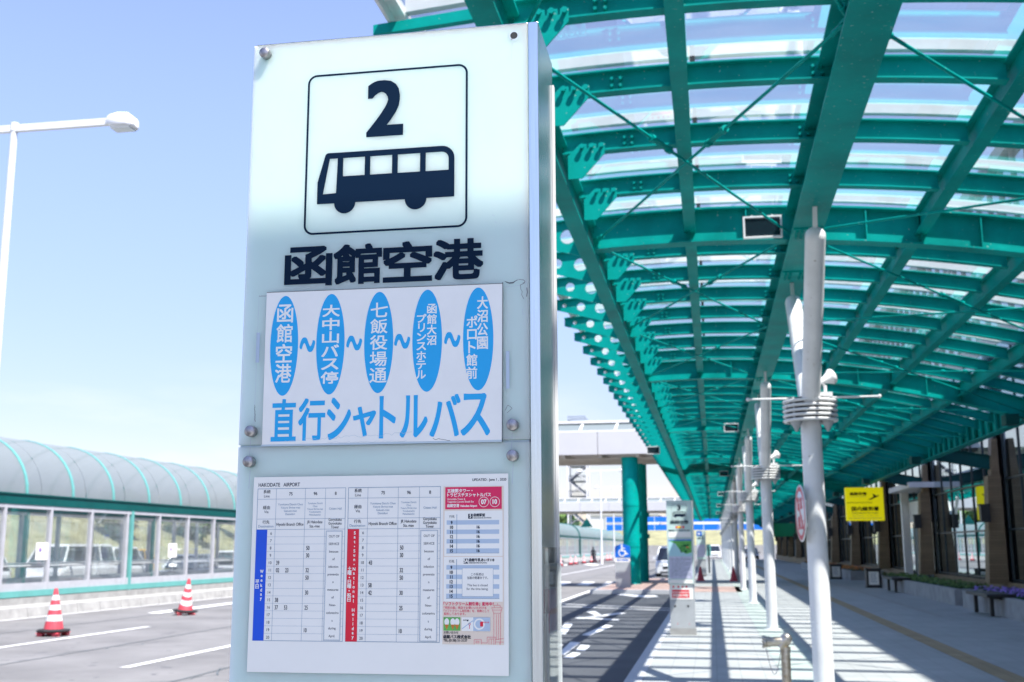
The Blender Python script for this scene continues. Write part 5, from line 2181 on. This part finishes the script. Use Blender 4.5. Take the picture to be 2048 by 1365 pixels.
# ------------------------------------------------------------------ person walking beside the walkway
pr_ = thing("person", "person in dark clothes walking along the far walkway", "person", (-13.0, 126, ZR), math.pi * .9)
me = bpy.data.meshes.new("body")
J = [(0, 0, .98), (0, 0, 1.18), (0, 0, 1.40), (0, 0, 1.50), (0, .01, 1.62), (0, .01, 1.72),
     (.10, 0, .90), (.11, -.16, .50), (.11, -.10, .08), (.11, -.24, .05),
     (-.10, 0, .90), (-.11, .12, .50), (-.11, .32, .12), (-.11, .22, .05),
     (.19, 0, 1.40), (.24, .08, 1.14), (.23, -.02, .90), (.23, -.05, .80),
     (-.19, 0, 1.40), (-.24, -.08, 1.14), (-.23, -.16, .92), (-.23, -.19, .83)]
E_ = [(0, 1), (1, 2), (2, 3), (3, 4), (4, 5), (0, 6), (6, 7), (7, 8), (8, 9), (0, 10), (10, 11), (11, 12), (12, 13), (2, 14), (14, 15), (15, 16), (16, 17), (2, 18), (18, 19), (19, 20), (20, 21)]
RR = [.15, .13, .16, .065, .10, .08, .10, .07, .05, .04, .10, .07, .05, .04, .07, .05, .04, .035, .07, .05, .04, .035]
me.from_pydata(J, E_, [])
me.materials.append(M["dark_cloth"])
bo = link("body", me, pr_)
sk = bo.modifiers.new("skin", "SKIN")
for v, rr in zip(me.skin_vertices[0].data, RR):
    v.radius = (rr, rr)
me.skin_vertices[0].data[0].use_root = True
bo.modifiers.new("smooth", "SUBSURF").levels = 1
m = MB()
m.lathe([(.001, .11), (.07, .09), (.105, .03), (.10, -.04), (.06, -.09)], org=(0, .01, 1.70), n=12)
obj("hair", m, M["black"], pr_)

# ------------------------------------------------------------------ planter with flowers, benches and boxes by the terminal
random.seed(21)
for i, (ya, yb_, lb, col) in enumerate(((16.0, 32.0, "long concrete planter with purple flowers by the terminal, nearest the camera", "purple"),
                                      (33.0, 48.4, "concrete planter with yellow-green plants in front of the terminal glazing", "leaf_light"),
                                      (57.0, 88.0, "far concrete planter with orange flowers beyond the yellow sign", "petal_orange"))):
    pl_ = thing("planter", lb, "planter", (6.45, ya, 0))
    m = MB()
    Ln = yb_ - ya
    m.box(0, .16, 0, Ln, 0, .44)
    m.box(.16, 1.55, 0, .14, 0, .44)
    m.box(.16, 1.55, Ln - .14, Ln, 0, .44)
    obj("trough", m, M["planter"], pl_)
    m = MB()
    m.box(.161, 1.54, .141, Ln - .141, .02, .38)
    obj("soil", m, M["soil"], pl_)
    m = MB()
    for k in range(int(Ln * 150)):
        x, y = random.uniform(.2, 1.05), random.uniform(.2, Ln - .2)
        z = .37 + random.random() ** 1.5 * .20
        a_ = Vector((random.gauss(0, 1), random.gauss(0, 1), random.gauss(0, .5))).normalized() * random.uniform(.03, .065)
        b_ = a_.orthogonal().normalized() * .028
        p = Vector((x, y, z))
        cl = 1 if (z > .46 and random.random() < .75) else 0
        m.quad(p - a_, p + b_, p + a_, p - b_, cl)
    tag(obj("flowers", m, [M["leaf"], M[col]], pl_), kind="stuff")
bn0 = thing("bench", "dark bench slab on the near planter wall beside the purple flowers", "bench", (6.28, 28.6, 0))
m = MB()
m.box(-.22, .42, -1.1, 1.1, .447, .52)
obj("seat", m, M["black"], bn0, bevel=.01)
for y in (-.8, .8):
    m = MB()
    m.box(-.10, -.02, y - .05, y + .05, .02, .446)
    m.box(-.10, .16, y - .04, y + .04, .40, .446)
    obj("leg", m, M["black"], bn0)
dup(bn0, (6.28, 42.5, 0), 0, "dark bench slab on the planter wall by the yellow-green plants")
bx0 = thing("notice_stand", "black floor box with a white notice on its front, nearer the camera", "stand", (6.15, 46.6, 0), group="black notice boxes by the terminal")
m = MB()
m.box(-.27, .27, 0, .40, .02, .70)
m.box(-.30, .30, -.02, .42, 0, .06)
m.box(-.30, .30, -.02, .42, .68, .74)
obj("box", m, M["black"], bx0, bevel=.01)
m = MB()
m.box(-.19, .19, -.012, -.004, .12, .62)
obj("notice", m, M["paper"], bx0)
A = Art((0, -.012, 0), step=.002, base=.002)
for k in range(7):
    A.rect(-.14, .12 - .03 * (k % 3), .55 - .055 * k, .565 - .055 * k, 0)
A.obj("print", [M["ink_grey"]], bx0)
dup(bx0, (5.95, 58.5, 0), .05, "black floor box with a white notice, the farther one beyond the first white column")

# ------------------------------------------------------------------ standpipe between the first two columns
sp_ = thing("standpipe", "weathered steel standpipe with a side outlet and chain on the pavement", "standpipe", (.605, 10.6, 0))
m = MB()
m.cyl((0, 0, 0), (0, 0, .72), .041, n=24)
m.cyl((0, 0, .69), (0, 0, .722), .047, n=24)
m.lathe([(.08, 0), (.08, .012), (.045, .016)], n=24)
obj("pipe", m, M["brass"], sp_)
m = MB()
m.lathe([(.047, -.075), (.050, -.02), (.052, .0), (.050, .03), (.040, .055), (.02, .068), (.001, .072)], org=(0, 0, .775), axis=(.55, 0, .85), n=24)
m.cyl((.005, -.004, .77), (-.13, -.01, .765), .042, n=20)
m.cyl((-.13, -.01, .765), (-.165, -.012, .764), .048, n=20)
obj("outlet", m, M["brass"], sp_)
m = MB()
m.lathe([(.035, 0), (.05, .004), (.05, .026), (.03, .032), (.001, .033)], org=(-.162, -.012, .764), axis=(-1, 0, 0), n=16)
for k in range(5):
    t = k * 1.256
    m.cyl((-.165, -.012 + .045 * math.cos(t), .764 + .045 * math.sin(t)), (-.20, -.012 + .052 * math.cos(t), .764 + .052 * math.sin(t)), .008, n=6)
obj("cap", m, M["brass"], sp_)
m = MB()
pts = [(-.17 + .13 * i / 14, -.05, .71 - .22 * math.sin(math.pi * i / 14)) for i in range(15)]
m.tube(pts, .0035, 5)
obj("chain", m, M["bolt"], sp_)

# far furniture past the island
gb_ = thing("guide_post", "slim post with a teal guide board beyond the far stop sign", "post", (-.25, 72, 0))
m = MB()
m.cyl((0, 0, 0), (0, 0, 1.6), .05, n=10)
obj("post", m, M["black"], gb_)
m = MB()
m.box(-.13, .13, -.02, .02, 1.05, 1.75)
obj("board", m, M["teal_light"], gb_)
aw = thing("awning", "green awning over the terminal's far doorway, between the columns", "awning", (5.2, 118, 0))
m = MB()
m.hexa([(0, 0, 2.6), (3.2, 0, 2.6), (3.2, 5, 2.6), (0, 5, 2.6), (.6, 0, 3.9), (3.2, 0, 3.9), (3.2, 5, 3.9), (.6, 5, 3.9)])
obj("cover", m, M["green_cloth"], aw)
for x in (.1, 3.0):
    for y in (.2, 4.8):
        m = MB()
        m.cyl((x, y, 0), (x, y, 2.6), .05, n=8)
        obj("pole", m, M["grey_paint"], aw)
